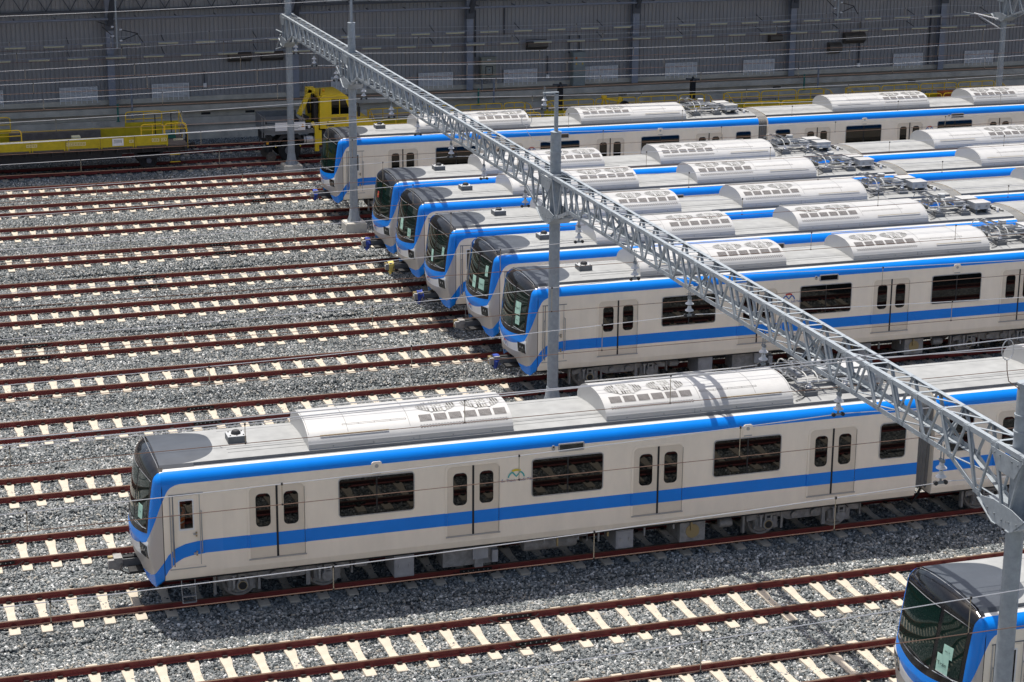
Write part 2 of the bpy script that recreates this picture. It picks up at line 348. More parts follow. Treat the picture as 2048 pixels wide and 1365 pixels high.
def stone_patch(seed, lx=3.0, ly=0.5, n=860):
    rs = np.random.RandomState(seed)
    ico_v = []; ph = (1 + 5 ** 0.5) / 2
    for a, b in ((1, ph), (1, -ph), (-1, ph), (-1, -ph)): ico_v += [(0, a, b), (a, b, 0), (b, 0, a)]
    iv = np.array(ico_v) / math.sqrt(1 + ph * ph)
    fs = []
    for i in range(12):
        for j in range(i+1, 12):
            for k in range(j+1, 12):
                if max(np.linalg.norm(iv[i]-iv[j]), np.linalg.norm(iv[j]-iv[k]), np.linalg.norm(iv[i]-iv[k])) < 1.1:
                    nn = np.cross(iv[j]-iv[i], iv[k]-iv[i]); fs.append((i, j, k) if nn @ iv[i] > 0 else (i, k, j))
    fs = np.array(fs)
    V = []; F = []
    for s in range(n):
        r = 0.031 * (0.6 + 0.9 * rs.rand() ** 1.5)
        p = iv * (0.75 + 0.5 * rs.rand(12, 1)) * r * np.array([1.25 + 0.4*rs.rand(), 0.95, 0.7 + 0.35*rs.rand()])
        q = rs.randn(4); q /= np.linalg.norm(q); w, x, y, z = q
        M = np.array([[1-2*(y*y+z*z), 2*(x*y-z*w), 2*(x*z+y*w)], [2*(x*y+z*w), 1-2*(x*x+z*z), 2*(y*z-x*w)], [2*(x*z-y*w), 2*(y*z+x*w), 1-2*(x*x+y*y)]])
        p = p @ M.T + np.array([(rs.rand()-0.5)*lx, (rs.rand()-0.5)*ly, (rs.rand()-0.45)*0.024])
        V.append(p); F.append(fs + 12*s)
    me = bpy.data.meshes.new('ballast_stones'); me.from_pydata(np.concatenate(V).tolist(), [], np.concatenate(F).tolist()); me.materials.append(MATS['ballast_stone'])
    return me
patches = [bpy.data.objects.new('ballast_stones', stone_patch(100 + i)) for i in range(5)]
def build_ballast():
    V = []; F = []; inst = []; rot = []; pick = []
    ys = np.arange(25.0, 107.3, 0.25)
    prev = None
    for y in ys:
        xs = np.linspace(xl(y) - 1, xr(y) + 1, 60); b = len(V)
        for x in xs: V.append((x, y, bed_z(x, y) - 0.035)); inst.append(0); rot.append((0, 0, 0)); pick.append(0)
        if prev is not None:
            for k in range(59): F.append((prev+k, prev+k+1, b+k+1, b+k))
        prev = b
    y = 25.25
    while y < 107.2:
        x = xl(y) + rnd.random() * 2
        while x < xr(y):
            z = bed_z(x, y); sl_ = math.atan((bed_z(x, y+0.2) - bed_z(x, y-0.2)) / 0.4)
            V.append((x, y, z)); inst.append(1); rot.append((sl_, 0, 0) if rnd.random() < 0.5 else (-sl_, 0, math.pi)); pick.append(rnd.randrange(5))
            x += 2.9
        y += 0.48
    me = bpy.data.meshes.new('ballast'); me.from_pydata(V, [], F); me.materials.append(MATS['ballast_bed'])
    a = me.attributes.new('inst', 'BOOLEAN', 'POINT'); a.data.foreach_set('value', [bool(i) for i in inst])
    a = me.attributes.new('rot', 'FLOAT_VECTOR', 'POINT'); a.data.foreach_set('vector', np.array(rot, dtype=np.float32).ravel())
    a = me.attributes.new('pick', 'INT', 'POINT'); a.data.foreach_set('value', pick)
    o = obj('ballast', me); tag(o, kind='stuff')
    tag(o, 'crushed grey stone ballast spread between and under all the tracks', 'ballast')
    nt = bpy.data.node_groups.new('ballast_scatter', 'GeometryNodeTree'); N = nt.nodes; L = nt.links
    nt.interface.new_socket('Geometry', in_out='INPUT', socket_type='NodeSocketGeometry'); nt.interface.new_socket('Geometry', in_out='OUTPUT', socket_type='NodeSocketGeometry')
    gi = N.new('NodeGroupInput'); go = N.new('NodeGroupOutput')
    gti = N.new('GeometryNodeGeometryToInstance')
    for p in reversed(patches):
        oi = N.new('GeometryNodeObjectInfo'); oi.inputs['Object'].default_value = p; L.new(oi.outputs['Geometry'], gti.inputs[0])
    def named(n, t):
        q = N.new('GeometryNodeInputNamedAttribute'); q.data_type = t; q.inputs[0].default_value = n; return q.outputs[0]
    iop = N.new('GeometryNodeInstanceOnPoints'); L.new(gi.outputs[0], iop.inputs['Points']); L.new(named('inst', 'BOOLEAN'), iop.inputs['Selection'])
    L.new(gti.outputs[0], iop.inputs['Instance']); iop.inputs['Pick Instance'].default_value = True; L.new(named('pick', 'INT'), iop.inputs['Instance Index'])
    L.new(named('rot', 'FLOAT_VECTOR'), iop.inputs['Rotation'])
    jn = N.new('GeometryNodeJoinGeometry'); L.new(iop.outputs[0], jn.inputs[0]); L.new(gi.outputs[0], jn.inputs[0]); L.new(jn.outputs[0], go.inputs[0])
    md = o.modifiers.new('scatter', 'NODES'); md.node_group = nt
build_ballast()

# ------------------------------------------------------------------ tracks
TRACK_LABEL = {
 0: 'dark red rails against the concrete platform wall, behind the yellow wagons',
 1: 'shaded track carrying the yellow flat wagons and the crane truck',
 2: 'empty track along the edge of the building shadow, beside the pole plinth',
 3: 'empty track with black fishplates beside the train by the crane truck',
 4: 'track under the far train that stands beside the crane truck',
 5: 'empty track just in front of the gantry pole on a concrete plinth',
 6: 'track under the train with the red flag in its windscreen',
 7: 'track under the train with two green papers low in its windscreen',
 8: 'track under the train with a single green paper low in its windscreen',
 9: 'track under the train with three green papers in its windscreen',
 10: 'track under the train with the Train 7 paper, in front of the thick gantry pole',
 11: 'empty track right behind the round gantry pole, far from the teal logo train',
 12: 'empty track next to the far side of the teal logo train',
 13: 'track under the train with the teal and yellow M logo',
 14: 'sunlit empty track half reached by the shadow of the teal logo train',
 15: 'sunlit empty track running past the far side of the cut-off train',
 16: 'track under the cut-off train behind the pole with the big bracket',
 17: 'track in front of the pole with the big bracket, before the cut-off train'}
def rail_prof():
    h = [(0.0, 0.0), (0.026, -0.001), (0.0325, -0.008), (0.0325, -0.034), (0.010, -0.044), (0.008, -0.120), (0.030, -0.134), (0.0635, -0.142), (0.0635, -0.153)]
    return [(y, z) for y, z in h] + [(-y, z) for y, z in reversed(h[1:])]
def rail_mesh(x0, x1):
    mb = MB(); pr = rail_prof(); n = len(pr)
    vs = [(x0, y, z) for y, z in pr] + [(x1, y, z) for y, z in pr]
    for i in range(n):
        j = (i+1) % n; mb.add([vs[i], vs[n+i], vs[n+j], vs[j]], [(0, 1, 2, 3)], 'rail_top' if max(pr[i][1], pr[j][1]) > -0.004 and min(pr[i][1], pr[j][1]) > -0.012 else 'rail_red')
    mb.add(vs, [tuple(range(n)), tuple(range(n, 2*n))[::-1]], 'rail_red'); return mb.mesh('rail')
def sleeper_mesh():
    mb = MB(); ZT = -0.160
    # stations along y: (y, half width, top z)
    st = [(-1.2, 0.115, ZT-0.012), (-1.18, 0.125, ZT-0.004), (-0.98, 0.128, ZT), (-0.50, 0.126, ZT), (-0.22, 0.095, ZT-0.025), (0.22, 0.095, ZT-0.025), (0.50, 0.126, ZT), (0.98, 0.128, ZT), (1.18, 0.125, ZT-0.004), (1.2, 0.115, ZT-0.012)]
    v = []
    for y, w, z in st: v += [(-w-0.03, y, -0.36), (-w, y, z), (w, y, z), (w+0.03, y, -0.36)]
    f = []
    for i in range(len(st)-1):
        a = 4*i; f += [(a, a+1, a+5, a+4), (a+1, a+2, a+6, a+5), (a+2, a+3, a+7, a+6)]
    e = 4*(len(st)-1); f += [(0, 3, 2, 1), (e, e+1, e+2, e+3)]
    mb.add(v, [q[::-1] for q in f], 'sleeper_concrete'); return mb.mesh('sleeper')
SLEEP = sleeper_mesh(); RAIL = rail_mesh(-30, 95)
def clip_geo(mb, x, y):
    for s in (-1, 1):
        mb.box(x-0.055, x+0.055, y + s*0.063 - 0.012, y + s*0.063 + 0.012, -0.148, -0.118, 'clip_steel')
        mb.tube([(x-0.06, y+s*0.055, -0.128), (x-0.045, y+s*0.115, -0.105), (x+0.045, y+s*0.115, -0.105), (x+0.06, y+s*0.055, -0.128)], 0.014, 'clip_steel', 4)
        mb.box(x-0.035, x+0.035, y+s*0.075-0.02, y+s*0.13, -0.17, -0.120, 'clip_steel') if s > 0 else mb.box(x-0.035, x+0.035, y-0.13, y-0.055, -0.17, -0.120, 'clip_steel')
def fish_mesh():
    mb = MB()
    for s in (-1, 1):
        mb.box(-0.42, 0.42, s*0.024-0.012, s*0.024+0.012, -0.122, -0.040, 'clip_steel')
        for k in (-0.32, -0.2, -0.07, 0.07, 0.2, 0.32):
            mb.lathe((k, s*0.036, -0.08), [(0.016, 0), (0.016, s*0.02)], 'panto_metal', 6, 'y')
    return mb.mesh('fishplate')
FISH = fish_mesh()
JOINTS = {14: 13.95, 13: 13.95, 12: 2.5, 10: 9.5, 6: 10.2, 3: 17.4, 15: 12.0, 8: 5.2, 5: 14.0}
for k, Y in TY.items():
    t = thing('railway_track', (0, Y, 0), TRACK_LABEL[k], 'track', 'yard tracks')
    for s in (-1, 1): obj('rail', RAIL, t, (0, s * 0.7535, 0))
    x0 = SL0.get(k, rnd.random() * SP); i0 = math.ceil((xl(Y) - x0) / SP); i1 = math.floor((xr(Y) - x0) / SP)
    cl = MB()
    for i in range(i0, i1 + 1):
        x = x0 + i * SP + rnd.uniform(-0.012, 0.012)
        obj('sleeper', SLEEP, t, (x, rnd.uniform(-0.02, 0.02), rnd.uniform(-0.006, 0.003)), (0, 0, rnd.uniform(-0.008, 0.008)))
        for s in (-1, 1): clip_geo(cl, x, s * 0.7535)
    tag(obj('rail_clips', cl, t), kind='stuff')
    if k in JOINTS:
        for s in (-1, 1):
            o = obj('fishplate', FISH, t, (JOINTS[k] + 0.02 * s, s * 0.7535, 0))
            b = MB(); jx = JOINTS[k]
            b.tube([(jx + dx, s*0.7535 - 0.05 - dy, dz) for dx, dy, dz in ((-0.62, 0, -0.07), (-0.5, 0.06, -0.12), (-0.3, 0.13, -0.16), (0, 0.17, -0.165), (0.3, 0.13, -0.16), (0.5, 0.06, -0.12), (0.62, 0, -0.07))], 0.012, 'rubber', 5)
            obj('bond_cable', b, t)

# ------------------------------------------------------------------ train cars
SEAM, CLEN = 0.905, 20.75
W = 1.475
def lerp_tab(x, tab):
    xs = [t[0] for t in tab]; return float(np.interp(x, xs, [t[1] for t in tab]))
XC = [(0.7, .46), (.9, .43), (1.16, .38), (1.36, .345), (1.55, .318), (1.75, .305), (2.07, .345), (2.57, .40), (3.07, .47), (3.4, .525), (3.8, .60)]
def half_section(nose):
    bot = [(0.0, 1.14), (0.5, 1.14), (0.68, 1.08), (0.82, 0.92), (0.95, 0.78), (1.15, 0.715), (1.38, 0.70), (1.44, 0.76)] if nose else [(0, .84), (1.38, .84), (1.43, .86)]
    up = [(W, 1.02), (W, 3.25), (1.465, 3.335), (1.435, 3.41), (1.385, 3.475), (1.32, 3.53), (1.22, 3.575), (1.10, 3.615), (0.8, 3.672), (0.4, 3.715), (0, 3.73)]
    return bot, up
def resample(pts, step):
    out = [pts[0]]
    for a, b in zip(pts[:-1], pts[1:]):
        n = max(1, int(math.ceil(math.dist(a, b) / step)))
        for k in range(1, n+1): out.append((a[0]+(b[0]-a[0])*k/n, a[1]+(b[1]-a[1])*k/n))
    return out
UPPER_SW = [(.3, .98), (.60, .98), (.887, 1.325), (1.0, 1.50), (1.178, 1.665), (1.4, 1.75), (1.68, 1.79), (1.9, 1.80), (9, 1.80)]
LOWER_SW = [(.3, .3), (.70, .66), (.90, .955), (1.0, 1.12), (1.17, 1.30), (1.35, 1.40), (1.6, 1.455), (1.9, 1.47), (9, 1.47)]
PILLAR = [(.3, 1.20), (.50, 1.80), (.72, 2.37), (.88, 2.80), (.912, 2.86), (1.016, 3.09), (1.10, 3.18), (1.22, 3.235), (1.35, 3.255), (9, 3.256)]
def cab_mesh():
    bot, up = half_section(True)
    hb = resample(bot, 0.045); hu = resample([bot[-1]] + up, 0.045)[1:]
    half = hb + hu; nb = len(hb)
    out = half + [(-y, z) for y, z in reversed(half[1:-1])]
    isb = [1]*nb + [0]*len(hu); isb = isb + list(reversed(isb[1:-1]))
    O = np.array(out); B = np.array(isb); n = len(O)
    U = O[B == 0]
    C = np.array([0, 2.1])
    ks = [1, .992, .984, .975, .965, .955, .94, .925, .905, .88, .855, .83, .80, .77, .74] + list(np.linspace(.71, .03, 30))
    def xs_of(P):
        d = np.sqrt(((P[:, None, :] - U[None]) ** 2).sum(-1)); j = d.argmin(1); dm = d.min(1); near = U[j]
        wt = np.clip((1.44 - np.abs(near[:, 0])) / 0.25, 0, 1)
        low = np.clip((P[:, 1] - 1.6) / 0.5, 0, 1)
        rd = (0.05 + 0.10 * low) * (1 - wt) + 0.27 * wt; rx = (0.045 + 0.095 * low) * (1 - wt) + 0.25 * wt
        q = np.clip(1 - dm / rd, 0, 1)
        xb = np.interp(P[:, 1], [t[0] for t in XC], [t[1] for t in XC]) + 0.27 * (P[:, 0] / W) ** 2
        return xb + rx * (1 - np.sqrt(np.clip(1 - q * q, 0, 1)))
    V = []; F = []
    for k in ks:
        P = C + (O - C) * k; X = xs_of(P)
        V += [(x, p[0], p[1]) for x, p in zip(X, P)]
    nr = len(ks)
    for i in range(nr - 1):
        for j in range(n): F.append((i*n+j, i*n+(j+1) % n, (i+1)*n+(j+1) % n, (i+1)*n+j))
    b = (nr-1)*n; F.append(tuple(range(b, b+n)))
    # wrap back to the seam
    X0 = np.array([v[0] for v in V[:n]]); xe = SEAM - 0.012; prev = list(range(n))
    for t in (0.2, 0.4, 0.6, 0.8, 1.0):
        cur = list(range(len(V), len(V)+n))
        for j in range(n):
            zz = O[j, 1] + (0.13 * t if O[j, 1] < 0.9 else 0)
            V.append((X0[j] + (xe - X0[j]) * t, O[j, 0], zz))
        for j in range(n): F.append((prev[j], cur[j], cur[(j+1) % n], prev[(j+1) % n]))
        prev = cur
    V = np.array(V)
    x, y, z = V.T; ay = np.abs(y)
    zlow = 1.56 + 0.27 * (np.minimum(ay, 1.3) / 1.3) ** 2
    pill = np.interp(x, [t[0] for t in PILLAR], [t[1] for t in PILLAR])
    fr = np.clip((ay - 1.27) / 0.06, 0, 1)
    sdb1 = z - (zlow * (1 - fr) + np.maximum(pill, zlow) * fr)
    sdb2 = np.interp(x, [t[0] for t in UPPER_SW], [t[1] for t in UPPER_SW]) * fr + 0.98 * (1 - fr) - z
    topw = np.maximum(0, 0) + 0
    sdb = np.maximum(np.minimum(sdb1, (3.515 - z) + 0 * z), sdb2)
    zk = 1.90 + 0.14 * (ay / 1.3) ** 2
    sdk = np.minimum(1.30 - ay, z - zk)
    top = np.minimum(z - 3.52, 1.31 - ay); sdk = np.maximum(sdk, top)
    sdw = np.minimum(np.minimum(zlow + 0.02 - z, z - (1.33 + 0.12 * (ay / 1.3) ** 2)), 1.37 - ay)
    sdw = np.maximum(sdw, np.where(z > 3.517, 0.02, -1))
    mb = MB(); mb.add([tuple(v) for v in V], [f[::-1] for f in F], 'cab_livery', True)
    return mb.mesh('cab_front', 40, {'sdb': sdb, 'sdw': sdw, 'sdk': sdk}), xs_of
CABME, XS_OF = cab_mesh()
def fx(y, z): return float(XS_OF(np.array([[y, z]]))[0])
def front_patch(name, fn, ny, nz, m, off=0.006):
    """fn(s,t)->(y,z), laid on the cab front, stood off by off"""
    V = []; F = []
    for j in range(nz+1):
        for i in range(ny+1):
            y, z = fn(i/ny, j/nz); V.append((fx(y, z) - off, y, z))
    for j in range(nz):
        for i in range(ny): a = j*(ny+1)+i; F.append((a, a+1, a+ny+2, a+ny+1))
    mb = MB(); mb.add(V, F, m, True)
    # skirt back to the surface
    ed = [i for i in range(ny+1)] + [j*(ny+1)+ny for j in range(1, nz+1)] + [nz*(ny+1)+i for i in range(ny-1, -1, -1)] + [j*(ny+1) for j in range(nz-1, 0, -1)]
    vs = [V[i] for i in ed] + [(V[i][0]+off+0.004, V[i][1], V[i][2]) for i in ed]; q = len(ed)
    mb.add(vs, [(i, i+q, (i+1) % q+q, (i+1) % q) for i in range(q)], m)
    return mb.mesh(name)
def grid_mesh(name, xs, prof, m, attrs=None, flip=False, hole=None):
    """prof: list of (y,z) swept along xs"""
    n = len(prof); V = [(x, p[0], p[1]) for x in xs for p in prof]; F = []
    for i in range(len(xs)-1):
        for j in range(n-1):
            if hole and hole[0] < (xs[i]+xs[i+1])/2 < hole[1] and hole[2] < (prof[j][1]+prof[j+1][1])/2 < hole[3]: continue
            q = (i*n+j, i*n+j+1, (i+1)*n+j+1, (i+1)*n+j); F.append(q if not flip else q[::-1])
    mb = MB(); mb.add(V, F, m, True)
    A = {k: [fn(*v) for v in V] for k, fn in attrs.items()} if attrs else None
    return mb.mesh(name, 40, A)
S_PROF = [(1.40, .84), (1.43, .86), (W, 1.02), (W, 3.256)]
B_PROF = [(W, 3.256), (1.468, 3.32), (1.445, 3.395), (1.405, 3.455), (1.36, 3.50), (1.315, 3.533)]
E_PROF = [(1.315, 3.533), (1.25, 3.550), (1.205, 3.556)]
G_PROF = [(1.205, 3.556), (1.132, 3.556), (1.125, 3.634)]
R_PROF = [(1.125, 3.634), (0.8, 3.680), (0.4, 3.715), (0, 3.73), (-0.4, 3.715), (-0.8, 3.680), (-1.125, 3.634)]
neg = lambda pr: [(-y, z) for y, z in pr]
def side_strip(mb, x0, x1, y_sign):
    z = [(1.40, .84, None), (1.43, .86, 'silver_paint'), (W, 1.02, 'silver_paint'), (W, 1.47, 'silver_paint'), (W, 1.80, 'blue_paint'), (W, 3.256, 'silver_paint')]
    for a, b in zip(z[:-1], z[1:]):
        q = [(x0, y_sign*a[0], a[1]), (x1, y_sign*a[0], a[1]), (x1, y_sign*b[0], b[1]), (x0, y_sign*b[0], b[1])]
        mb.add(q, [(0, 1, 2, 3) if y_sign < 0 else (3, 2, 1, 0)], b[2], False)
def body_parts(root, x0, x1, lead):
    xs0 = 2.3 if lead else x0
    s = MB(); side_strip(s, xs0, x1, -1); side_strip(s, x0, x1, 1)
    s.box(x0 + 0.02, x1 - 0.02, -1.40, 1.40, 0.80, 0.838, 'dark_under')
    # end wall
    bot, up = half_section(False); h = bot + up; loop = h + [(-y, z) for y, z in reversed(h[1:-1])]
    s.add([(x1, y, z) for y, z in loop], [tuple(range(len(loop)))], 'silver_paint')
    if not lead: s.add([(x0, y, z) for y, z in loop], [tuple(range(len(loop)))[::-1]], 'silver_paint')
    body = obj('body_shell', s, root)
    if lead:
        nx = [x0 + (2.3 - x0) * i / 46 for i in range(47)]
        pr = [(-1.40, .84), (-1.43, .86)] + [(-W, 1.02 + (3.256 - 1.02) * i / 60) for i in range(61)]
        def sd(x, y, z):
            a = z - lerp_tab(x, PILLAR); b = min(lerp_tab(x, UPPER_SW) - z, z - lerp_tab(x, LOWER_SW)); return max(a, b)
        obj('cab_side', grid_mesh('cab_side', nx, pr, 'side_livery', {'sdb': sd}, hole=(1.30, 1.60, 2.13, 2.83)), root)
    obj('cantrail_band', grid_mesh('cantrail_band', [x0, x1], neg(B_PROF), 'blue_paint'), root)
    obj('cantrail_band', grid_mesh('cantrail_band', [x0, x1], B_PROF, 'blue_paint', flip=True), root)
    for sg, fl in ((-1, False), (1, True)):
        obj('roof_edge', grid_mesh('roof_edge', [x0, x1], [(sg*y, z) for y, z in E_PROF], 'roof_trim_paint', flip=fl), root)
        gx = 1.72 if lead else x0
        obj('roof_gutter', grid_mesh('roof_gutter', [gx, x1], [(sg*y, z) for y, z in G_PROF], 'gutter_grey', flip=fl), root)
        if lead: obj('cap_edge', grid_mesh('cap_edge', [x0, 1.45, gx], [(sg*1.205, 3.556), (sg*1.16, 3.60), (sg*1.125, 3.634)], 'cap_grey', flip=fl), root)
    rp = resample(R_PROF, 0.05)
    xa = [x0 + (2.5 - x0) * i / 40 for i in range(41)] + [x1] if lead else [x0, x1]
    def sdc(x, y, z): return 1 - ((max(x, .6) - .6) / 1.72) ** 3 - (abs(y) / 1.17) ** 3.2 if lead else -1
    rf = obj('roof', grid_mesh('roof', xa, rp, 'roof_livery', {'sdc': sdc}, flip=True), root)
    sm = MB()
    for yy, zz in ((-0.80, 3.681), (0.80, 3.681), (-0.62, 3.70)): sm.box((2.6 if lead else x0) , x1, yy-0.006, yy+0.006, zz-0.01, zz+0.004, 'roof_seam')
    for xx in (4.2, 10.9, 17.4): sm.box(xx-0.006, xx+0.006, -0.78, 0.2, 3.66, 3.735, 'roof_seam') if False else None
    obj('roof_seams', sm, rf)
    return body
# shared pieces -------------------------------------------------------
YS = -W          # the side the photograph shows
def leaf_mesh(left):
    """door leaf 0.65 wide, local x 0..0.65, local z from rail"""
    mb = MB(); z0, z1 = 1.19, 2.985; r = 0.12
    prof = rrect(0, 0.645, z0, z1, r, 5, (0, 0, 0, 1) if left else (0, 0, 1, 0))
    plate(mb, prof, YS + 0.001, 0.010, 'door_paint')
    mb.box(0.0, 0.645, YS - 0.0125, YS - 0.009, 1.47, 1.80, 'blue_paint')
    return mb.mesh('door_leaf')
LEAF_L, LEAF_R = leaf_mesh(True), leaf_mesh(False)
def win_mesh(w, z0, z1, r, m='glass_side', off=0.014):
    mb = MB(); plate(mb, rrect(0, w, z0, z1, r), YS + 0.002, off, m); return mb.mesh('window_pane')
def frame_mesh(w, z0, z1, r, t, m, off=0.02):
    mb = MB(); ring(mb, rrect(-t, w+t, z0-t, z1+t, r+t), rrect(0, w, z0, z1, r), YS + 0.001, off, m); return mb.mesh('window_frame')
LWIN = win_mesh(0.33, 1.99, 2.80, 0.10); LFRM = frame_mesh(0.33, 1.99, 2.80, 0.10, 0.012, 'rubber', 0.016)
BWIN = win_mesh(1.85, 2.01, 2.965, 0.07); BFRM = frame_mesh(1.85, 2.01, 2.965, 0.07, 0.022, 'frame_grey', 0.018)
EWIN = win_mesh(0.73, 2.01, 2.965, 0.09); EFRM = frame_mesh(0.73, 2.01, 2.965, 0.09, 0.022, 'frame_grey', 0.018)
q = MB(); q.box(-0.02, 0.02, YS-0.019, YS, 2.01, 2.965, 'rubber'); MULL = q.mesh('mullion')
q = MB(); q.box(-0.026, 0.026, YS-0.0145, YS, 1.19, 2.985, 'rubber'); SEAL = q.mesh('door_seal')
q = MB(); q.box(-0.04, 1.36, YS-0.03, YS, 1.155, 1.187, 'frame_grey'); SILL = q.mesh('door_sill')
q = MB(); ring(q, rrect(-0.055, 1.375, 1.16, 3.04, 0.17, 5, (0, 0, 1, 1)), rrect(-0.004, 1.324, 1.165, 2.989, 0.122, 5, (0, 0, 1, 1)), YS+0.001, 0.016, 'silver_paint')
q.box(-0.056, -0.004, YS-0.018, YS, 1.47, 1.80, 'blue_paint'); q.box(1.324, 1.376, YS-0.018, YS, 1.47, 1.80, 'blue_paint'); DFRM = q.mesh('door_frame')
q = MB(); q.box(1.3245, 1.330, YS-0.020, YS, 1.19, 2.90, 'rubber'); DGAP = q.mesh('door_joint')
def add_door(root, x):
    d = obj('door_frame', DFRM, root, (x, 0, 0))
    a = obj('door_leaf', LEAF_L, root, (x, 0, 0)); b = obj('door_leaf', LEAF_R, root, (x + 0.675, 0, 0))
    for lf in (a, b):
        xx = 0.16
        obj('window_pane', LWIN, lf, (xx, 0, 0)); obj('window_frame', LFRM, lf, (xx, 0, 0))
    obj('door_seal', SEAL, d, (0.66, 0, 0)); obj('door_sill', SILL, d, (0, 0, 0)); obj('door_joint', DGAP, d)
def add_window(root, x, end=False):
    w = obj('window', EWIN if end else BWIN, root, (x, 0, 0)); obj('window_frame', EFRM if end else BFRM, w)
    if not end: obj('mullion', MULL, w, (0.925, 0, 0))
# air conditioner ------------------------------------------------------
AC_L = 5.15
def ac_arc(s):
    """s in -1..1 across -> (y,z); straight side then arc"""
    y = s * 1.06; return y, 3.80 + 0.40 * (1 - abs(s) ** 2.6) ** 0.75
def ac_pt(x, s, off=0.0):
    y, z = ac_arc(s); y2, z2 = ac_arc(min(1, s + 0.01)); y1, z1 = ac_arc(max(-1, s - 0.01)); t = Vector((0, y2-y1, z2-z1)).normalized(); nrm = Vector((0, -t.z, t.y))
    return (x, y + nrm.y*off, z + nrm.z*off)
def ac_shell():
    mb = MB(); ss = [math.sin(math.pi/2 * (i/14 - 1)) if i < 14 else math.sin(math.pi/2 * (i-14)/14) for i in range(29)]
    pr = [(-1.08, 3.60), (-1.08, 3.77)] + [ac_arc(s) for s in ss] + [(1.08, 3.77), (1.08, 3.60)]
    n = len(pr); xs = [0, AC_L]
    V = [(x, y, z) for x in xs for y, z in pr]
    mb.add(V, [(j, n+j, n+j+1, j+1) for j in range(n-1)], 'ac_white', True)
    mb.add(V, [tuple(range(n)), tuple(range(n, 2*n))[::-1]], 'ac_white')
    return mb.mesh('ac_shell', 30)
def ac_strip(mb, x0, x1, s0, s1, off, m, n=3):
    V = []; F = []
    for i in range(n+1):
        s = s0 + (s1-s0)*i/n
        V += [ac_pt(x0, s, off), ac_pt(x1, s, off)]
    for i in range(n): F.append((2*i, 2*i+1, 2*i+3, 2*i+2))
    mb.add(V, F, m)
def s_of(y): return y / 1.06
def ac_grille():   # local x 0..0.31
    mb = MB(); ac_strip(mb, 0, 0.31, -0.80, -0.60, 0.004, 'ac_dark')
    for k in range(6):
        s = -0.80 + 0.2*(k+0.15)/6; ac_strip(mb, -0.004, 0.314, s, s + 0.2*0.22/6, 0.010, 'ac_white', 1)
    return mb.mesh('vent_grille')
def ac_fan():      # centred at x=0, s=-0.28
    mb = MB(); rr = 0.50; cs = -0.24
    def P(a, r, off): return ac_pt(r*math.cos(a), cs + r*math.sin(a)*0.62/1.06, off)
    n = 28
    for i in range(n):
        a0, a1 = 2*math.pi*i/n, 2*math.pi*(i+1)/n
        mb.add([P(a0, 0.02, .005), P(a0, rr*0.5, .005), P(a1, rr*0.5, .005), P(a1, .02, .005)], [(0, 1, 2, 3)], 'ac_fan_light' if i % 7 in (0, 1, 2) else 'ac_fan')
        mb.add([P(a0, rr*0.5, .005), P(a0, rr, .005), P(a1, rr, .005), P(a1, rr*0.5, .005)], [(0, 1, 2, 3)], 'ac_fan' if (i // 3) % 3 else 'ac_fan_dark')
        mb.add([P(a0, rr*0.46, .012), P(a0, rr*0.54, .012), P(a1, rr*0.54, .012), P(a1, rr*0.46, .012)], [(0, 1, 2, 3)], 'ac_white')
    for k in range(-7, 8):     # guard bars
        x = k * 0.068; h = math.sqrt(max(0.0, rr*rr - x*x))
        if h > 0.05: ac_strip(mb, x-0.012, x+0.012, cs - h*0.585, cs + h*0.585, 0.016, 'ac_white' if k % 3 else 'ac_white', 6)
    for x in (-0.17, 0.17): ac_strip(mb, x-0.03, x+0.03, cs-0.30, cs+0.28, 0.02, 'ac_white', 6)
    return mb.mesh('fan_grille')
def ac_slots():
    mb = MB()
    for r in range(3):
        for k in range(30):
            x = 0.06 + k*0.075 + (r % 2)*0.037; s = -0.935 + r*0.022
            ac_strip(mb, x, x+0.042, s, s+0.011, 0.004, 'ac_dark', 1)
    return mb.mesh('slot_row')
def ac_rails():
    mb = MB()
    for x in (0.03, 1.0, 2.55): ac_strip(mb, x, x+0.012, -0.99, 0.99, 0.004, 'roof_seam', 14)
    for s in (-0.70, -0.66): ac_strip(mb, 0.9, 2.5, s, s+0.006, 0.006, 'ac_dark', 1)
    for x in (0.9, 1.3, 1.7, 2.1, 2.49): ac_strip(mb, x, x+0.01, -0.70, -0.66, 0.006, 'ac_dark', 1)
    mb.box(0.65, AC_L-0.1, 0.78, 0.80, 4.10, 4.13, 'ac_white'); mb.box(0.3, 2.0, -0.995, -0.975, 3.945, 3.955, 'brass')
    for x in (0.6, 1.6, 2.6, 3.6, 4.6): mb.lathe((x, -1.08, 3.69), [(0.014, 0), (0.014, -0.012)], 'gutter_grey', 6, 'y')
    mb.box(1.1, 1.6, -1.086, -1.08, 3.66, 3.664, 'gutter_grey'); mb.box(2.75, 2.757, -1.086, -1.08, 3.61, 3.76, 'gutter_grey')
    return mb.mesh('cover_joints')
AC_S, AC_G, AC_F, AC_SL, AC_R = ac_shell(), ac_grille(), ac_fan(), ac_slots(), ac_rails()
def mirror_mesh(me, L):
    m2 = me.copy()
    for v in m2.vertices: v.co.x = L - v.co.x
    m2.flip_normals(); return m2
AC_R2 = mirror_mesh(AC_R, AC_L)
def add_ac(root, x, flip):
    a = obj('air_conditioner', AC_S, root, (x, 0, 0)); gx = 2.75 if not flip else 0.12
    for k in range(6): obj('vent_grille', AC_G, a, (gx + 0.08 + k*0.382, 0, 0))
    for xf in (0.62, 1.76): obj('fan_grille', AC_F, a, (gx + xf, 0, 0))
    obj('slot_row', AC_SL, a, (gx, 0, 0)); obj('cover_joints', AC_R2 if flip else AC_R, a)
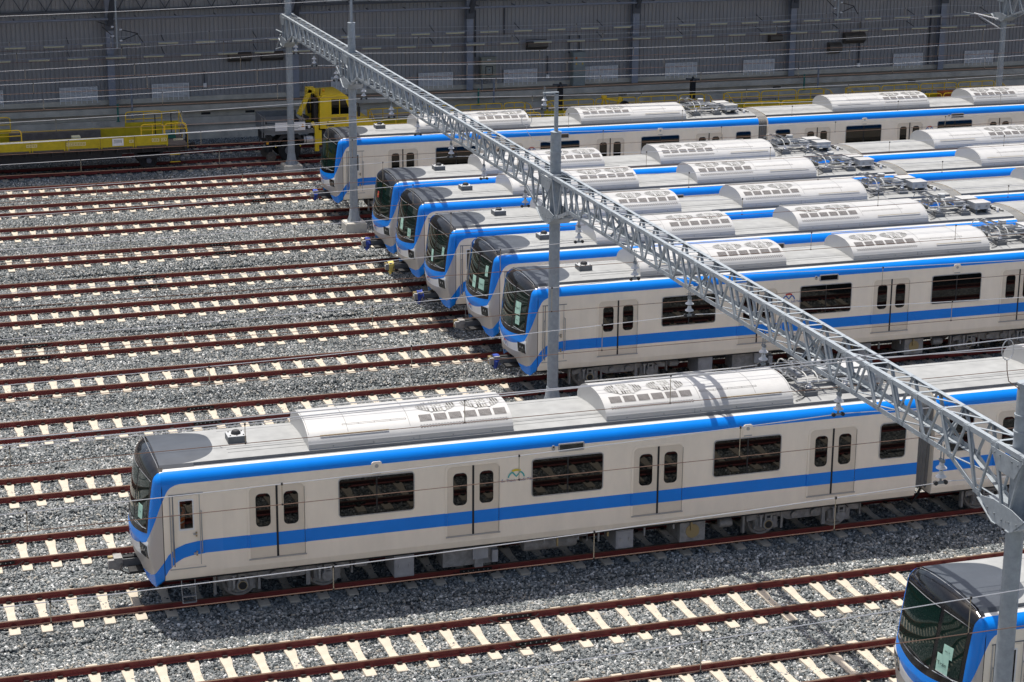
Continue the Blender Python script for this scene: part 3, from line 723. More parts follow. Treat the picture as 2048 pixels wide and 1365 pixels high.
# bogie ------------------------------------------------------------------
def bogie_frame():
    mb = MB()
    for s in (-1, 1):
        y = s*1.02
        pr = [(-1.62, .52), (-1.62, .66), (-1.1, .74), (-.75, .76), (-.4, .70), (.4, .70), (.75, .76), (1.1, .74), (1.62, .66), (1.62, .52), (1.2, .55), (.8, .62), (.45, .46), (-.45, .46), (-.8, .62), (-1.2, .55)]
        n = len(pr); V = [(x, y-0.09, z) for x, z in pr] + [(x, y+0.09, z) for x, z in pr]
        for a, b in ((0, 16),):
            F = [(i, (i+1) % n, n+(i+1) % n, n+i) for i in range(n)]; mb.add(V, F, 'bogie_grey'); mb.add(V, [tuple(range(n)), tuple(range(n, 2*n))[::-1]], 'bogie_grey')
        for xx in (-.28, .28): mb.lathe((xx, y + s*0.085, .585), [(0.10, 0), (0.10, s*0.08), (0.08, s*0.09)], 'bogie_grey', 12, 'y')
        for wx in (-1.05, 1.05):
            mb.lathe((wx-0.22, y, .34), [(0.0, 0), (.12, 0), (.13, .12), (.12, .26)], 'bogie_grey', 10); mb.lathe((wx+0.22, y, .34), [(0.0, 0), (.12, 0), (.13, .12), (.12, .26)], 'bogie_grey', 10)
            mb.box(wx-0.34, wx+0.34, y-0.06, y+0.06, .26, .34, 'bogie_grey')
        mb.box(.52, .62, y+s*.09, y+s*.14, .22, .82, 'bogie_grey'); mb.box(-.66, -.60, y+s*.09, y+s*.12, .25, .72, 'bogie_grey')
        mb.box(-1.72, -1.66, y-0.06, y+0.06, .20, .78, 'bogie_grey'); mb.box(1.66, 1.70, y-0.06, y+0.06, .36, .78, 'bogie_grey')
        mb.tube([(1.3, y+s*.1, .62), (1.15, y+s*.15, .74), (1.0, y+s*.12, .70), (.85, y+s*.1, .8)], 0.012, 'rubber', 4)
    mb.box(-.4, .4, -.95, .95, .42, .68, 'dark_under'); mb.box(-1.5, 1.5, -.3, .3, .45, .62, 'dark_under')
    return mb.mesh('bogie_frame')
def wheel_mesh():
    mb = MB(); mb.lathe((0, 0, 0), [(.455, .0), (.455, -.03), (.43, -.032), (.425, -.125), (.37, -.13), (.35, -.10), (.16, -.09), (.14, -.13), (0.05, -.13)], 'wheel_steel', 28, 'y'); return mb.mesh('wheel')
def axbox_mesh(open_):
    mb = MB(); mb.lathe((0, -.12, 0), [(.16, 0.1), (.16, -.06), (.145, -.09)], 'bogie_grey', 14, 'y')
    mb.lathe((0, -.205, 0), [(.115, 0), (.115, -.012)], 'brass' if open_ else 'bogie_grey', 14, 'y')
    if open_: mb.lathe((0, -.21, 0), [(.10, 0), (.10, -.012)], 'dark_under', 12, 'y')
    mb.box(-.10, .10, -.21, -.09, .12, .30, 'bogie_grey'); mb.box(-.05, .05, -.215, -.2, .18, .25, 'dark_under')
    mb.tube([(-.21, -.19, -.05), (-.21, -.19, .26)], 0.035, 'panto_metal', 8); mb.box(-.27, -.15, -.22, -.12, .26, .29, 'box_grey')
    return mb.mesh('axle_box')
BFR, WHM, AXA, AXB = bogie_frame(), wheel_mesh(), axbox_mesh(True), axbox_mesh(False)
def add_bogie(root, xc):
    b = obj('bogie', BFR, root, (xc, 0, 0))
    for i, wx in enumerate((-1.05, 1.05)):
        obj('wheel', WHM, b, (wx, -.70, .43)); w = obj('wheel', WHM, b, (wx, .70, .43), (0, 0, math.pi))
        obj('axle_box', AXA if i == 0 else AXB, b, (wx, -1.02, .42))
# underframe ---------------------------------------------------------------
def under_parts(root, dx=0.0):
    def bx(name, x0, x1, y0, y1, z0, z1, m='box_grey', extra=None):
        mb = MB(); mb.box(x0+dx, x1+dx, y0, y1, z0, z1, m)
        if extra: extra(mb)
        return obj(name, mb, root)
    def doorlid(x0, x1, y, z0, z1):
        def f(mb):
            mb.box(x0+dx+.03, x1+dx-.03, y-.012, y, z0+.04, z1-.05, 'box_grey')
            for xx in (x0+.12, x1-.12): mb.box(xx+dx-.02, xx+dx+.02, y-.03, y-.01, (z0+z1)/2-.05, (z0+z1)/2+.03, 'panto_metal')
        return f
    bx('equipment_box', 6.52, 7.02, -1.32, -.45, .20, .80, extra=doorlid(6.52, 7.02, -1.32, .20, .80))
    def pipes(mb):
        for k in range(5): mb.lathe((7.92 + .16*k + dx, -1.1, .25), [(.05, 0), (.06, .05), (.06, .4), (.05, .52)], 'bogie_grey', 8)
        mb.box(8.55+dx, 8.95+dx, -1.28, -1.2, .42, .75, 'box_grey'); mb.box(8.6+dx, 8.82+dx, -1.27, -1.18, .2, .45, 'bogie_grey'); mb.box(9.05+dx, 9.2+dx, -1.3, -1.2, .3, .62, 'box_grey')
    bx('brake_unit', 7.8, 9.2, -1.18, -.6, .25, .80, 'bogie_grey', pipes)
    t = MB(); t.lathe((9.9+dx, -.95, .56), [(0.06, 0), (.19, .05), (.21, .14), (.21, 1.35), (.19, 1.45), (.06, 1.5)], 'bogie_grey', 14, 'x'); obj('air_tank', t, root)
    p = MB()
    for k, xx in enumerate((10.4, 10.75, 11.3, 11.85, 12.1, 13.1, 13.9, 14.4)):
        p.box(xx+dx-.02, xx+dx+.02, -1.36, -1.30, .55 if k % 2 else .66, .82, 'brass' if k % 3 == 1 else 'bogie_grey')
    p.tube([(9.4+dx, -1.30, .78), (12.8+dx, -1.30, .78)], .02, 'bogie_grey', 5); p.tube([(11.2+dx, -1.2, .70), (11.6+dx, -1.2, .70), (11.6+dx, -1.2, .55)], .018, 'box_grey', 5)
    obj('brake_pipes', p, root)
    bx('equipment_box', 12.33, 12.80, -1.34, -.5, .28, .80, extra=doorlid(12.33, 12.80, -1.34, .28, .80))
    def fan(mb): mb.lathe((14.45+dx, -1.30, .52), [(.19, 0), (.19, -.015)], 'brass', 14, 'y')
    bx('inverter_box', 14.1, 14.8, -1.30, -.4, .24, .80, 'bogie_grey', fan)
    t = MB(); t.lathe((15.25+dx, -1.05, .55), [(0.03, 0), (.12, .04), (.13, .1), (.13, .3), (.12, .38), (.03, .42)], 'bogie_grey', 12, 'x'); obj('air_tank', t, root)
    t = MB(); t.lathe((5.55+dx, -1.05, .60), [(0.03, 0), (.10, .04), (.11, .1), (.11, .32), (.03, .4)], 'bogie_grey', 12, 'x'); t.box(5.2+dx, 6.3+dx, -1.2, -.9, .74, .80, 'bogie_grey'); obj('air_tank', t, root)
    m = MB(); m.box(5.2+dx, 15.6+dx, -.42, .9, .42, .80, 'dark_under'); obj('underframe', m, root)
# pantograph ------------------------------------------------------------
def pantograph_parts(root):
    p = MB()
    for y in (-.62, .62): p.tube([(17.55, y, 4.02), (19.15, y, 4.02)], .03, 'panto_metal', 6)
    for x in (17.62, 18.35, 19.1): p.tube([(x, -.62, 4.02), (x, .62, 4.02)], .025, 'panto_metal', 6)
    for y in (-.62, .62):
        p.tube([(17.55, y, 4.02), (17.5, y, 4.07), (17.5, y, 4.17), (17.53, y, 4.19)], .012, 'panto_metal', 5)
    pan = obj('pantograph_base', p, root)
    for x, y in ((17.9, -.62), (18.95, -.62), (17.9, .62), (18.95, .62)):
        i = MB(); i.box(x-.19, x+.19, y-.17, y+.17, 3.62, 3.80, 'pedestal'); i.box(x-.14, x+.14, y-.13, y+.13, 3.80, 3.85, 'pedestal')
        i.lathe((x, y, 3.85), [(.05, 0), (.09, .02), (.05, .04), (.09, .06), (.05, .09), (.06, .17)], 'porcelain', 10); obj('insulator_pedestal', i, pan)
    a = MB()
    a.tube([(19.0, 0, 4.05), (17.75, -.05, 4.16)], .05, 'panto_metal', 8); a.tube([(19.0, .22, 4.08), (17.8, .18, 4.12)], .025, 'panto_metal', 6)
    for s in (-1, 1): a.tube([(17.75, 0, 4.16), (18.7, s*.42, 4.24)], .028, 'panto_metal', 6)
    a.box(18.3, 18.75, -.12, .12, 4.05, 4.13, 'panto_box'); a.box(18.75, 19.2, -.3, .3, 4.0, 4.08, 'panto_metal')
    a.tube([(18.55, .35, 4.05), (18.55, .35, 4.28)], .14, 'panto_box', 12); a.box(17.7, 17.85, -.3, .3, 4.04, 4.16, 'panto_metal')
    for y in (-.34, -.12, .12, .34): a.tube([(17.6, y, 4.06), (18.3, y*.6, 4.1)], .018, 'panto_metal', 5)
    obj('pantograph_arm', a, pan)
    h = MB()
    for x in (17.72, 18.02):
        h.box(x-.035, x+.035, -.55, .55, 4.28, 4.32, 'panto_metal')
        h.box(x-.02, x+.02, -.5, .5, 4.32, 4.335, 'chassis_black')
        for s in (-1, 1):
            h.tube([(x, s*.55, 4.30), (x, s*.72, 4.285), (x, s*.85, 4.22), (x, s*.93, 4.10)], .017, 'ac_fan_light', 6)
    for s in (-1, 1): h.tube([(17.72, s*.45, 4.29), (18.02, s*.45, 4.29)], .02, 'panto_metal', 5); h.tube([(17.87, s*.42, 4.28), (17.87, s*.15, 4.16)], .02, 'panto_metal', 5)
    obj('collector_head', h, pan)
    w = MB(); w.bar((18.35, .05, 4.13), (19.05, -.05, 4.06), .20, .10, 'panto_box'); obj('drive_cover', w, pan)
    for x0, y0 in ((19.25, .05), (19.35, -.72)):
        b = MB(); b.box(x0, x0+.62, y0, y0+.55, 3.86, 4.08, 'panto_box'); b.box(x0-.02, x0+.64, y0-.02, y0+.57, 4.08, 4.105, 'ac_white')
        for xx in (x0+.06, x0+.50): b.box(xx, xx+.06, y0+.05, y0+.5, 3.66, 3.86, 'pedestal')
        b.box(x0+.14, x0+.2, y0-.03, y0-.001, 3.93, 3.99, 'panto_metal'); b.box(x0+.44, x0+.5, y0-.03, y0-.001, 3.93, 3.99, 'panto_metal')
        obj('arrester_box', b, root)
    c = MB()
    for y in (.5, .2, -.1, -.35): c.tube([(19.9, y, 3.92), (20.1, y-.03, 3.95), (20.2, y-.1, 3.82), (20.32, y-.18, 3.74), (20.6, y-.3, 3.74)], .022, 'rubber', 5)
    for x, y in ((20.1, -.45), (20.35, -.62), (20.15, .1)): c.lathe((x, y, 3.68), [(.05, 0), (.07, .03), (.04, .06), (.07, .09), (.03, .16)], 'porcelain', 8); c.box(x-.09, x+.09, y-.08, y+.08, 3.63, 3.69, 'pedestal')
    c.tube([(17.9, -.62, 3.72), (17.6, -.9, 3.69), (17.35, -1.02, 3.68)], .012, 'rubber', 4); c.tube([(18.2, -.5, 3.72), (19.5, -.4, 3.72)], .03, 'pedestal', 5)
    obj('roof_cables', c, root)
# gangway ------------------------------------------------------------------
def gangway(root, x0, x1):
    bot, up = half_section(False); h = [(0, .92), (1.16, .92), (1.22, 1.0)] + [(y*.90, 3.0 + (z-3.0)*.94) for y, z in up[1:]]
    loop = h + [(-y, z) for y, z in reversed(h[1:-1])]; n = len(loop); mb = MB(); V = []; F = []; k = 9
    for i in range(k+1):
        s = 1.0 if i % 2 else 0.965; x = x0 + (x1-x0)*i/k
        V += [(x, y*s, 2.2 + (z-2.2)*s) for y, z in loop]
    for i in range(k):
        for j in range(n): F.append((i*n+j, i*n+(j+1) % n, (i+1)*n+(j+1) % n, (i+1)*n+j))
    mb.add(V, [f[::-1] for f in F], 'bellows', False); gw = obj('gangway_bellows', mb, root)
    c = MB()
    for y in (-.9, -.6): c.tube([(x0-.1, y, .9), (x0+.05, y, .55), (x0+.25, y, .42), (x1-.1, y, .6), (x1+.05, y, .9)], .035, 'rubber', 6)
    obj('jumper_cable', c, root)
# logos / print ---------------------------------------------------------------
def arc_strip(mb, pts, w, m, y):
    V = []; F = []
    for i, (x, z) in enumerate(pts):
        a = pts[max(0, i-1)]; b = pts[min(len(pts)-1, i+1)]; d = Vector((b[0]-a[0], b[1]-a[1])).normalized(); nn = (-d.y*w/2, d.x*w/2)
        V += [(x+nn[0], y, z+nn[1]), (x-nn[0], y, z-nn[1])]
    for i in range(len(pts)-1): F.append((2*i, 2*i+1, 2*i+3, 2*i+2))
    mb.add(V, F, m)
def logo_mesh(cm, ca, cx, s):
    mb = MB()   # M made of an arch with a V, cap arc on top
    arch = lambda a0, a1, r: [(cx + r*1.15*math.cos(R(a0+(a1-a0)*k/8)), r*math.sin(R(a0+(a1-a0)*k/8))) for k in range(9)]
    y = 0
    arc_strip(mb, arch(5, 60, .17*s), .035*s, cm, y); arc_strip(mb, arch(175, 120, .17*s), .035*s, cm, y)
    arc_strip(mb, [(cx-.10*s, .15*s), (cx, .035*s), (cx+.10*s, .15*s)], .038*s, cm, y - .001)
    arc_strip(mb, arch(62, 118, .195*s), .05*s, ca, y - .002)
    return mb
def add_logo(root, teal):
    m = logo_mesh('logo_teal' if teal else 'logo_blue', 'logo_yellow' if teal else 'logo_red', 0, 1.05)
    lo = obj('logo', m, root, (9.60, YS - .012, 2.545))
    tm = text_mesh('Bến Thành - Suối Tiên', .098, 'logo_navy'); obj('lettering', tm, lo, (0, -.001, -.09), (math.pi/2, 0, 0))
def side_fittings(root, dx=0.0):
    # destination display, camera, door lamps
    d = MB(); plate(d, rrect(10.72+dx, 11.34+dx, 3.13, 3.285, .02), YS+.002, .016, 'glass_black'); ring(d, rrect(10.69+dx, 11.37+dx, 3.10, 3.315, .03), rrect(10.72+dx, 11.34+dx, 3.13, 3.285, .02), YS+.002, .026, 'frame_grey'); obj('destination_display', d, root)
    c = MB(); plate(c, rrect(10.52+dx, 10.60+dx, 3.16, 3.29, .035), YS+.002, .03, 'frame_grey'); c.lathe((10.56+dx, YS-.028, 3.25), [(.02, 0), (.02, -.02)], 'rubber', 8, 'y'); obj('side_camera', c, root)
    for x in (5.93, 15.68):
        s = MB(); plate(s, rrect(x+dx, x+dx+.26, 3.02, 3.33, .06, 4, (0, 0, 1, 1)), YS+.002, .022, 'silver_paint')
        s.lathe((x+dx+.13, YS-.02, 3.22), [(.05, 0), (.045, -.012)], 'frame_grey', 8, 'y'); s.box(x+dx+.02, x+dx+.24, YS-.024, YS-.02, 3.02, 3.05, 'frame_grey'); obj('door_lamp', s, root)
    p = MB(); plate(p, rrect(20.42+dx, 20.62+dx, 2.2, 2.62, .02), YS+.002, .012, 'silver_paint') if dx == 0 else None
    if dx == 0: obj('service_hatch', p, root)

def make_lead_car():
    root = thing('train_car', (0, 0, 0), 'x', 'train car')
    body_parts(root, SEAM + .006, CLEN, True)
    cab = obj('cab_front', CABME, root)
    # dark seam ring behind the cab moulding
    bot, up = half_section(False); h = bot + up; loop = [(y*.992, z-.012 if z > 3 else z+.01) for y, z in h + [(-y, z) for y, z in reversed(h[1:-1])]]
    s = MB(); n = len(loop); V = [(x, y, z) for x in (SEAM-.03, SEAM+.03) for y, z in loop]; s.add(V, [(i, (i+1) % n, n+(i+1) % n, n+i) for i in range(n)], 'rubber'); obj('seam_joint', s, root)
    # windscreen panes
    def pane(y0, y1):
        def fn(s_, t):
            y = y0 + (y1-y0)*s_; zb = 2.13 + .06*(y/1.3)**2; zt = 3.36 - .10*(abs(y)/1.3)**3; return y, zb + (zt-zb)*t
        return fn
    ws = obj('windscreen', front_patch('windscreen', pane(1.20, -.38), 16, 10, 'glass_front'), cab)
    we = obj('windscreen', front_patch('windscreen', pane(-.50, -1.20), 10, 10, 'glass_front'), cab)
    e = MB()
    for y0, y1 in ((1.24, -.35), (-.47, -1.24)):
        f = pane(y0, y1)
        pts = [f(i/12, 1.02) for i in range(13)]; e.tube([(fx(*p) - .006, p[0], p[1]) for p in pts], .009, 'gutter_grey', 4)
        pts = [f(i/12, -.04) for i in range(13)]; e.tube([(fx(*p) - .008, p[0], p[1]) for p in pts], .010, 'panto_metal', 4)
    obj('windscreen_trim', e, cab)
    tr = MB(); tr.tube([(.83 + .07*(y/1.3)**2, y, 3.728 - .11*(abs(y)/1.1)**2 - (.14*max(0, abs(y)-1.1)/.25)) for y in np.linspace(-1.28, 1.28, 24)], .008, 'frame_grey', 4); obj('roof_trim', tr, cab)
    wp = MB(); wp.tube([(fx(-.2, 2.1)-.02, -.2, 2.1), (fx(.5, 2.2)-.025, .5, 2.2)], .010, 'rubber', 4); wp.tube([(fx(.1, 2.08)-.03, .1, 2.08), (fx(1.0, 2.12)-.03, 1.0, 2.14)], .012, 'rubber', 4)
    wp.tube([(fx(-1.1, 2.12)-.02, -1.1, 2.12), (fx(-.6, 2.16)-.02, -.6, 2.16)], .010, 'panto_metal', 4); obj('wiper', wp, cab)
    # headlights
    for s in (-1, 1):
        hl = obj('headlight', front_patch('headlight', lambda a, b: (s*(1.33 - .40*a) if s > 0 else -.93 - .40*a, 1.42 + .31*b), 6, 5, 'glass_black', .010), cab)
        lm = MB()
        for yy in (1.08, 1.2):
            lm.lathe((fx(s*yy, 1.6)-.012, s*yy, 1.6), [(.035, 0), (.03, -.006)], 'frame_grey', 10, 'x')
        obj('lamp', lm, hl)
    lg = logo_mesh('logo_blue', 'logo_red', 0, 1.0); fl = obj('front_logo', lg, cab, (fx(0, 1.45) - .012, 0, 1.38), (0, 0, -math.pi/2))
    fl.rotation_euler = (R(10), 0, -math.pi/2)
    # roof fittings
    b = MB(); b.box(2.70, 3.14, -.30, .13, 3.69, 3.875, 'pedestal'); b.box(2.705, 3.135, -.295, .125, 3.875, 3.888, 'panto_box'); b.lathe((2.93, -.07, 3.888), [(.12, 0), (.115, .04), (.08, .085), (.02, .10)], 'chassis_black', 12)
    for x, y in ((2.77, -.22), (3.09, -.22), (2.77, .08), (3.09, .08), (2.93, -.22)): b.lathe((x, y, 3.886), [(.018, 0), (.018, .02)], 'clip_steel', 6)
    obj('antenna_box', b, root)
    sl_ = MB(); sl_.add([(1.06, -1.07, 3.628), (1.40, -1.07, 3.628), (1.40, -.90, 3.662), (1.06, -.90, 3.662), (1.06, -1.07, 3.60), (1.40, -1.07, 3.60), (1.40, -.90, 3.60), (1.06, -.90, 3.60)], [(0, 1, 2, 3), (0, 4, 5, 1), (1, 5, 6, 2), (2, 6, 7, 3), (3, 7, 4, 0)], 'clip_steel'); sl_.box(1.12, 1.34, -1.13, -1.07, 3.58, 3.618, 'frame_grey'); obj('roof_slot', sl_, root)  # near-black wedge drawn in place of a recessed slot in the cab roof
    # cab door
    cd = MB()
    for bx_ in ((1.21, 1.70, 1.20, 2.11), (1.21, 1.70, 2.85, 2.95), (1.21, 1.28, 2.1101, 2.8499), (1.62, 1.70, 2.1101, 2.8499)): cd.box(bx_[0], bx_[1], YS-.010, YS+.004, bx_[2], bx_[3], 'silver_paint')
    cdo = obj('cab_door', cd, root)
    fr = MB(); ring(fr, rrect(1.05, 1.86, 1.14, 3.03, .02), rrect(1.20, 1.71, 1.19, 2.96, .02), YS+.002, .008, 'silver_paint')
    fr.box(1.06, 1.09, YS-.016, YS, 1.2, 2.98, 'frame_grey'); fr.box(1.13, 1.155, YS-.016, YS, 1.2, 2.98, 'gutter_grey'); fr.box(1.76, 1.775, YS-.016, YS, 1.2, 2.98, 'frame_grey'); fr.box(1.05, 1.86, YS-.02, YS, 2.985, 3.005, 'gutter_grey'); fr.box(1.03, 1.88, YS-.02, YS, 1.12, 1.14, 'frame_grey')
    # the swoosh carried over the door
    sw = MB(); xs_ = np.linspace(1.05, 1.86, 14); V = []
    for x in xs_: V += [(x, YS-.0135, lerp_tab(x, LOWER_SW)), (x, YS-.0135, lerp_tab(x, UPPER_SW))]
    sw.add(V, [(2*i, 2*i+2, 2*i+3, 2*i+1) for i in range(13)], 'blue_paint'); obj('door_stripe', sw, cdo)
    obj('door_frame', fr, cdo)
    w = MB(); plate(w, rrect(1.29, 1.61, 2.12, 2.84, .015), YS+.006, .008, 'glass_clear'); ring(w, rrect(1.27, 1.63, 2.09, 2.86, .02), rrect(1.30, 1.60, 2.13, 2.83, .015), YS-.009, .014, 'white_paint'); obj('window_pane', w, cdo)
    hd = MB()
    for x, za, zb in ((1.115, 1.45, 2.5), (1.80, 1.5, 2.55)):
        hd.tube([(x, YS-.01, za), (x, YS-.06, za+.02), (x, YS-.06, zb-.02), (x, YS-.01, zb)], .012, 'panto_metal', 6)
    for z in (1.98, 1.50): hd.box(1.60, 1.69, YS-.05, YS-.012, z-.015, z+.015, 'frame_grey'); hd.box(1.655, 1.69, YS-.045, YS-.012, z-.06, z+.05, 'brass')
    obj('handrail', hd, cdo)
    st = MB()
    for x in (1.30, 1.62): st.tube([(x, -1.34, .86), (x, -1.34, .55), (x+.01, -1.40, .22)], .012, 'panto_metal', 5)
    for z in (.62, .38, .22): st.box(1.30, 1.63, -1.42, -1.33, z-.008, z+.008, 'panto_metal')
    obj('step_ladder', st, root)
    ci = MB(); ci.box(1.02, 2.2, -.10, -.06, 1.2, 3.3, 'cab_interior'); ci.box(2.16, 2.2, -1.44, -.10, 1.2, 3.3, 'cab_interior'); ci.box(1.0, 2.2, -1.44, .3, 1.14, 1.16, 'cab_interior'); obj('cab_partition', ci, root)
    # coupler
    c = MB(); c.bar((.85, 0, .88), (.05, 0, .88), .22, .20, 'pedestal'); c.box(-.12, .08, -.16, .16, .74, 1.04, 'bogie_grey'); c.box(-.26, -.12, -.17, -.06, .78, 1.0, 'bogie_grey'); c.box(-.24, -.12, .06, .17, .76, 1.0, 'brass')
    c.lathe((-.12, 0, .89), [(.08, 0), (.05, -.14), (.01, -.16)], 'panto_metal', 10, 'x'); c.box(.1, .5, -.07, .07, .98, 1.02, 'rubber'); c.box(.2, .9, -.5, .5, .74, .8, 'dark_under')
    c.tube([(.05, -.18, .9), (.0, -.26, .78), (.2, -.28, .66), (.5, -.2, .78)], .02, 'rubber', 5); obj('coupler', c, root)
    for x in (2.95, 7.83, 12.71, 17.59): add_door(root, x)
    for x in (5.13, 10.02, 14.90): add_window(root, x)
    add_window(root, 19.62, True)
    add_ac(root, 4.50, False); add_ac(root, 12.10, True)
    add_bogie(root, 3.83); add_bogie(root, 17.68); under_parts(root); pantograph_parts(root); gangway(root, CLEN, CLEN + .48); side_fittings(root)
    return root
def make_mid_car():
    root = thing('train_car', (0, 0, 0), 'x', 'train car')
    body_parts(root, 0, 19.7, False)
    for x in (1.88, 6.76, 11.64, 16.52): add_door(root, x)
    for x in (4.05, 8.93, 13.80): add_window(root, x)
    add_window(root, .40, True); add_window(root, 18.57, True)
    add_ac(root, 3.5, False); add_ac(root, 11.05, True); add_bogie(root, 2.9); add_bogie(root, 16.8); under_parts(root, -1.0); side_fittings(root, -1.06)
    return root
def paper(root, car_cab, y, z, w, h, lines, tilt=0.0, m='paper'):
    """a sheet stuck to the windscreen"""
    p = obj('paper_sheet', front_patch('paper_sheet', lambda a, b: (y + w/2 - w*a + tilt*(b-.5)*h, z - h/2 + h*b), 2, 2, m, .010), car_cab)
    if m == 'paper':
        dzx = math.atan2(fx(y, z+.2) - fx(y, z-.2), .4); dyx = math.atan2(fx(y+.15, z) - fx(y-.15, z), .3)
        t = text_mesh(lines[0], lines[1], 'ink'); obj('lettering', t, car_cab, (fx(y, z) - .014, y, z - lines[1]*.3), (math.pi/2 + dzx, 0, -math.pi/2 - dyx))
    return p
CARS = {}
lead0 = make_lead_car(); mid0 = make_mid_car()
LEADX = {13: 5.15, 10: 19.02, 9: 19.20, 8: 18.85, 7: 18.97, 6: 19.05, 4: 19.12, 16: 19.25}
LEAD_LABEL = {13: 'blue and silver lead car with a teal and yellow M logo on its side',
 10: 'blue and silver lead car with a green Train 7 paper, behind the round gantry pole',
 9: 'blue and silver lead car with three pale green papers in its windscreen',
 8: 'blue and silver lead car with one narrow green paper low in its windscreen',
 7: 'blue and silver lead car with two green papers low in its windscreen',
 6: 'blue and silver lead car with a small red star flag in its windscreen',
 4: 'blue and silver lead car beside the yellow crane truck, no papers in windscreen',
 16: 'cut-off blue and silver lead car with two overlapping papers, partly hidden by a grey pole'}
for i, (k, x) in enumerate(LEADX.items()):
    c = lead0 if i == 0 else copy_tree(lead0)
    CARS[k] = c
for k, c in CARS.items():
    c.location = (LEADX[k], TY[k], 0); tag(c, LEAD_LABEL[k], 'train car', 'parked lead cars'); add_logo(c, k == 13)
mids = {13: 'second car coupled behind the teal logo lead car', 4: 'second car coupled behind the lead car beside the crane truck', 6: 'second car coupled behind the red flag lead car', 7: 'second car coupled behind the lead car with two low green papers', 8: 'second car coupled behind the lead car with a single narrow paper', 9: 'second car coupled behind the lead car with three pale green papers', 10: 'second car coupled behind the Train 7 lead car'}
for i, (k, lb) in enumerate(mids.items()):
    m = mid0 if i == 0 else copy_tree(mid0)
    CARS[(k, 2)] = m
for k, lb in mids.items():
    m = CARS[(k, 2)]; m.location = (LEADX[k] + CLEN + .48, TY[k], 0); tag(m, lb, 'train car', 'second cars')
for k in mids:
    m = logo_mesh('logo_teal' if k == 13 else 'logo_blue', 'logo_yellow' if k == 13 else 'logo_red', 0, 1.05); lo = obj('logo', m, CARS[(k, 2)], (8.5, YS - .012, 2.545))
    obj('lettering', text_mesh('Bến Thành - Suối Tiên', .098, 'logo_navy'), lo, (0, -.001, -.09), (math.pi/2, 0, 0))
cabof = lambda k: [o for o in CARS[k].children if o.name.startswith('cab_front')][0]
paper(CARS[10], cabof(10), -.72, 2.78, .34, .40, ('Train 7', .10), .05); paper(CARS[10], cabof(10), -.78, 2.40, .25, .27, ('No. 7', .05), .05)
paper(CARS[9], cabof(9), -.80, 2.45, .36, .36, ('Train12', .09), .05); paper(CARS[9], cabof(9), -.22, 2.42, .28, .40, ('Train', .07), .03); paper(CARS[9], cabof(9), -1.03, 2.95, .16, .36, ('12', .05), .03)
paper(CARS[8], cabof(8), -.25, 2.42, .18, .42, ('Train', .05), .08); paper(CARS[8], cabof(8), -1.05, 2.72, .14, .3, ('Train', .04), .03)
paper(CARS[7], cabof(7), -.10, 2.55, .30, .42, ('Train', .07), .06); paper(CARS[7], cabof(7), -.88, 2.35, .24, .33, ('Train', .06), .04)
paper(CARS[16], cabof(16), -.72, 2.33, .34, .38, ('Train', .13), .05); paper(CARS[16], cabof(16), -.82, 2.62, .27, .26, ('NO. 17', .05), .02)
paper(CARS[13], cabof(13), -.85, 2.45, .26, .34, ('Train', .05), .04)
paper(CARS[6], cabof(6), -.05, 2.85, .20, .24, ('', .05), 0, 'flag_red')
def star_mesh(r, m):
    mb = MB(); pts = [(0, (r if k % 2 == 0 else r*.4)*math.cos(math.pi*k/5+.0), 0) for k in range(10)]
    pts = [(0, (r if k % 2 == 0 else r*.4)*math.sin(math.pi*k/5), (r if k % 2 == 0 else r*.4)*math.cos(math.pi*k/5)) for k in range(10)]
    mb.add(pts, [tuple(range(10))], m); return mb
obj('flag_star', star_mesh(.05, 'flag_yellow'), cabof(6), (fx(-.05, 2.85) - .016, -.05, 2.85), (0, R(7), 0))

# ------------------------------------------------------------------ gantries
def l_prof(a, t, sx, sz):
    return [(0, 0), (sx*a, 0), (sx*a, sz*t), (sx*t, sz*t), (sx*t, sz*a), (0, sz*a)]
def box_piece(name, a, b, w, h, m='galvanised', parent=None, up=(0, 0, 1)):
    mb = MB(); mb.bar(a, b, w, h, m, up); return obj(name, mb, parent)
UNIT = {}
def bar_obj(name, a, b, w, h, parent, m='galvanised'):
    """shares one unit bar per section: scaled, turned object"""
    key = (round(w, 3), round(h, 3), m)
    if key not in UNIT:
        mb = MB(); t = min(w, h, 0.012)
        # an angle section 1 m long along x
        pr = [(-w/2, -h/2), (w/2, -h/2), (w/2, -h/2+t), (-w/2+t, -h/2+t), (-w/2+t, h/2), (-w/2, h/2)]
        mb.prism(pr, 0, 1, m); UNIT[key] = mb.mesh(name)
    a = Vector(a); b = Vector(b); d = b - a
    o = obj(name, UNIT[key], parent, a); o.rotation_mode = 'QUATERNION'; o.rotation_quaternion = d.to_track_quat('X', 'Z'); o.scale = (d.length, 1, 1); return o
HW, ZT, ZB, ZH = 0.29, 7.50, 6.66, 5.98
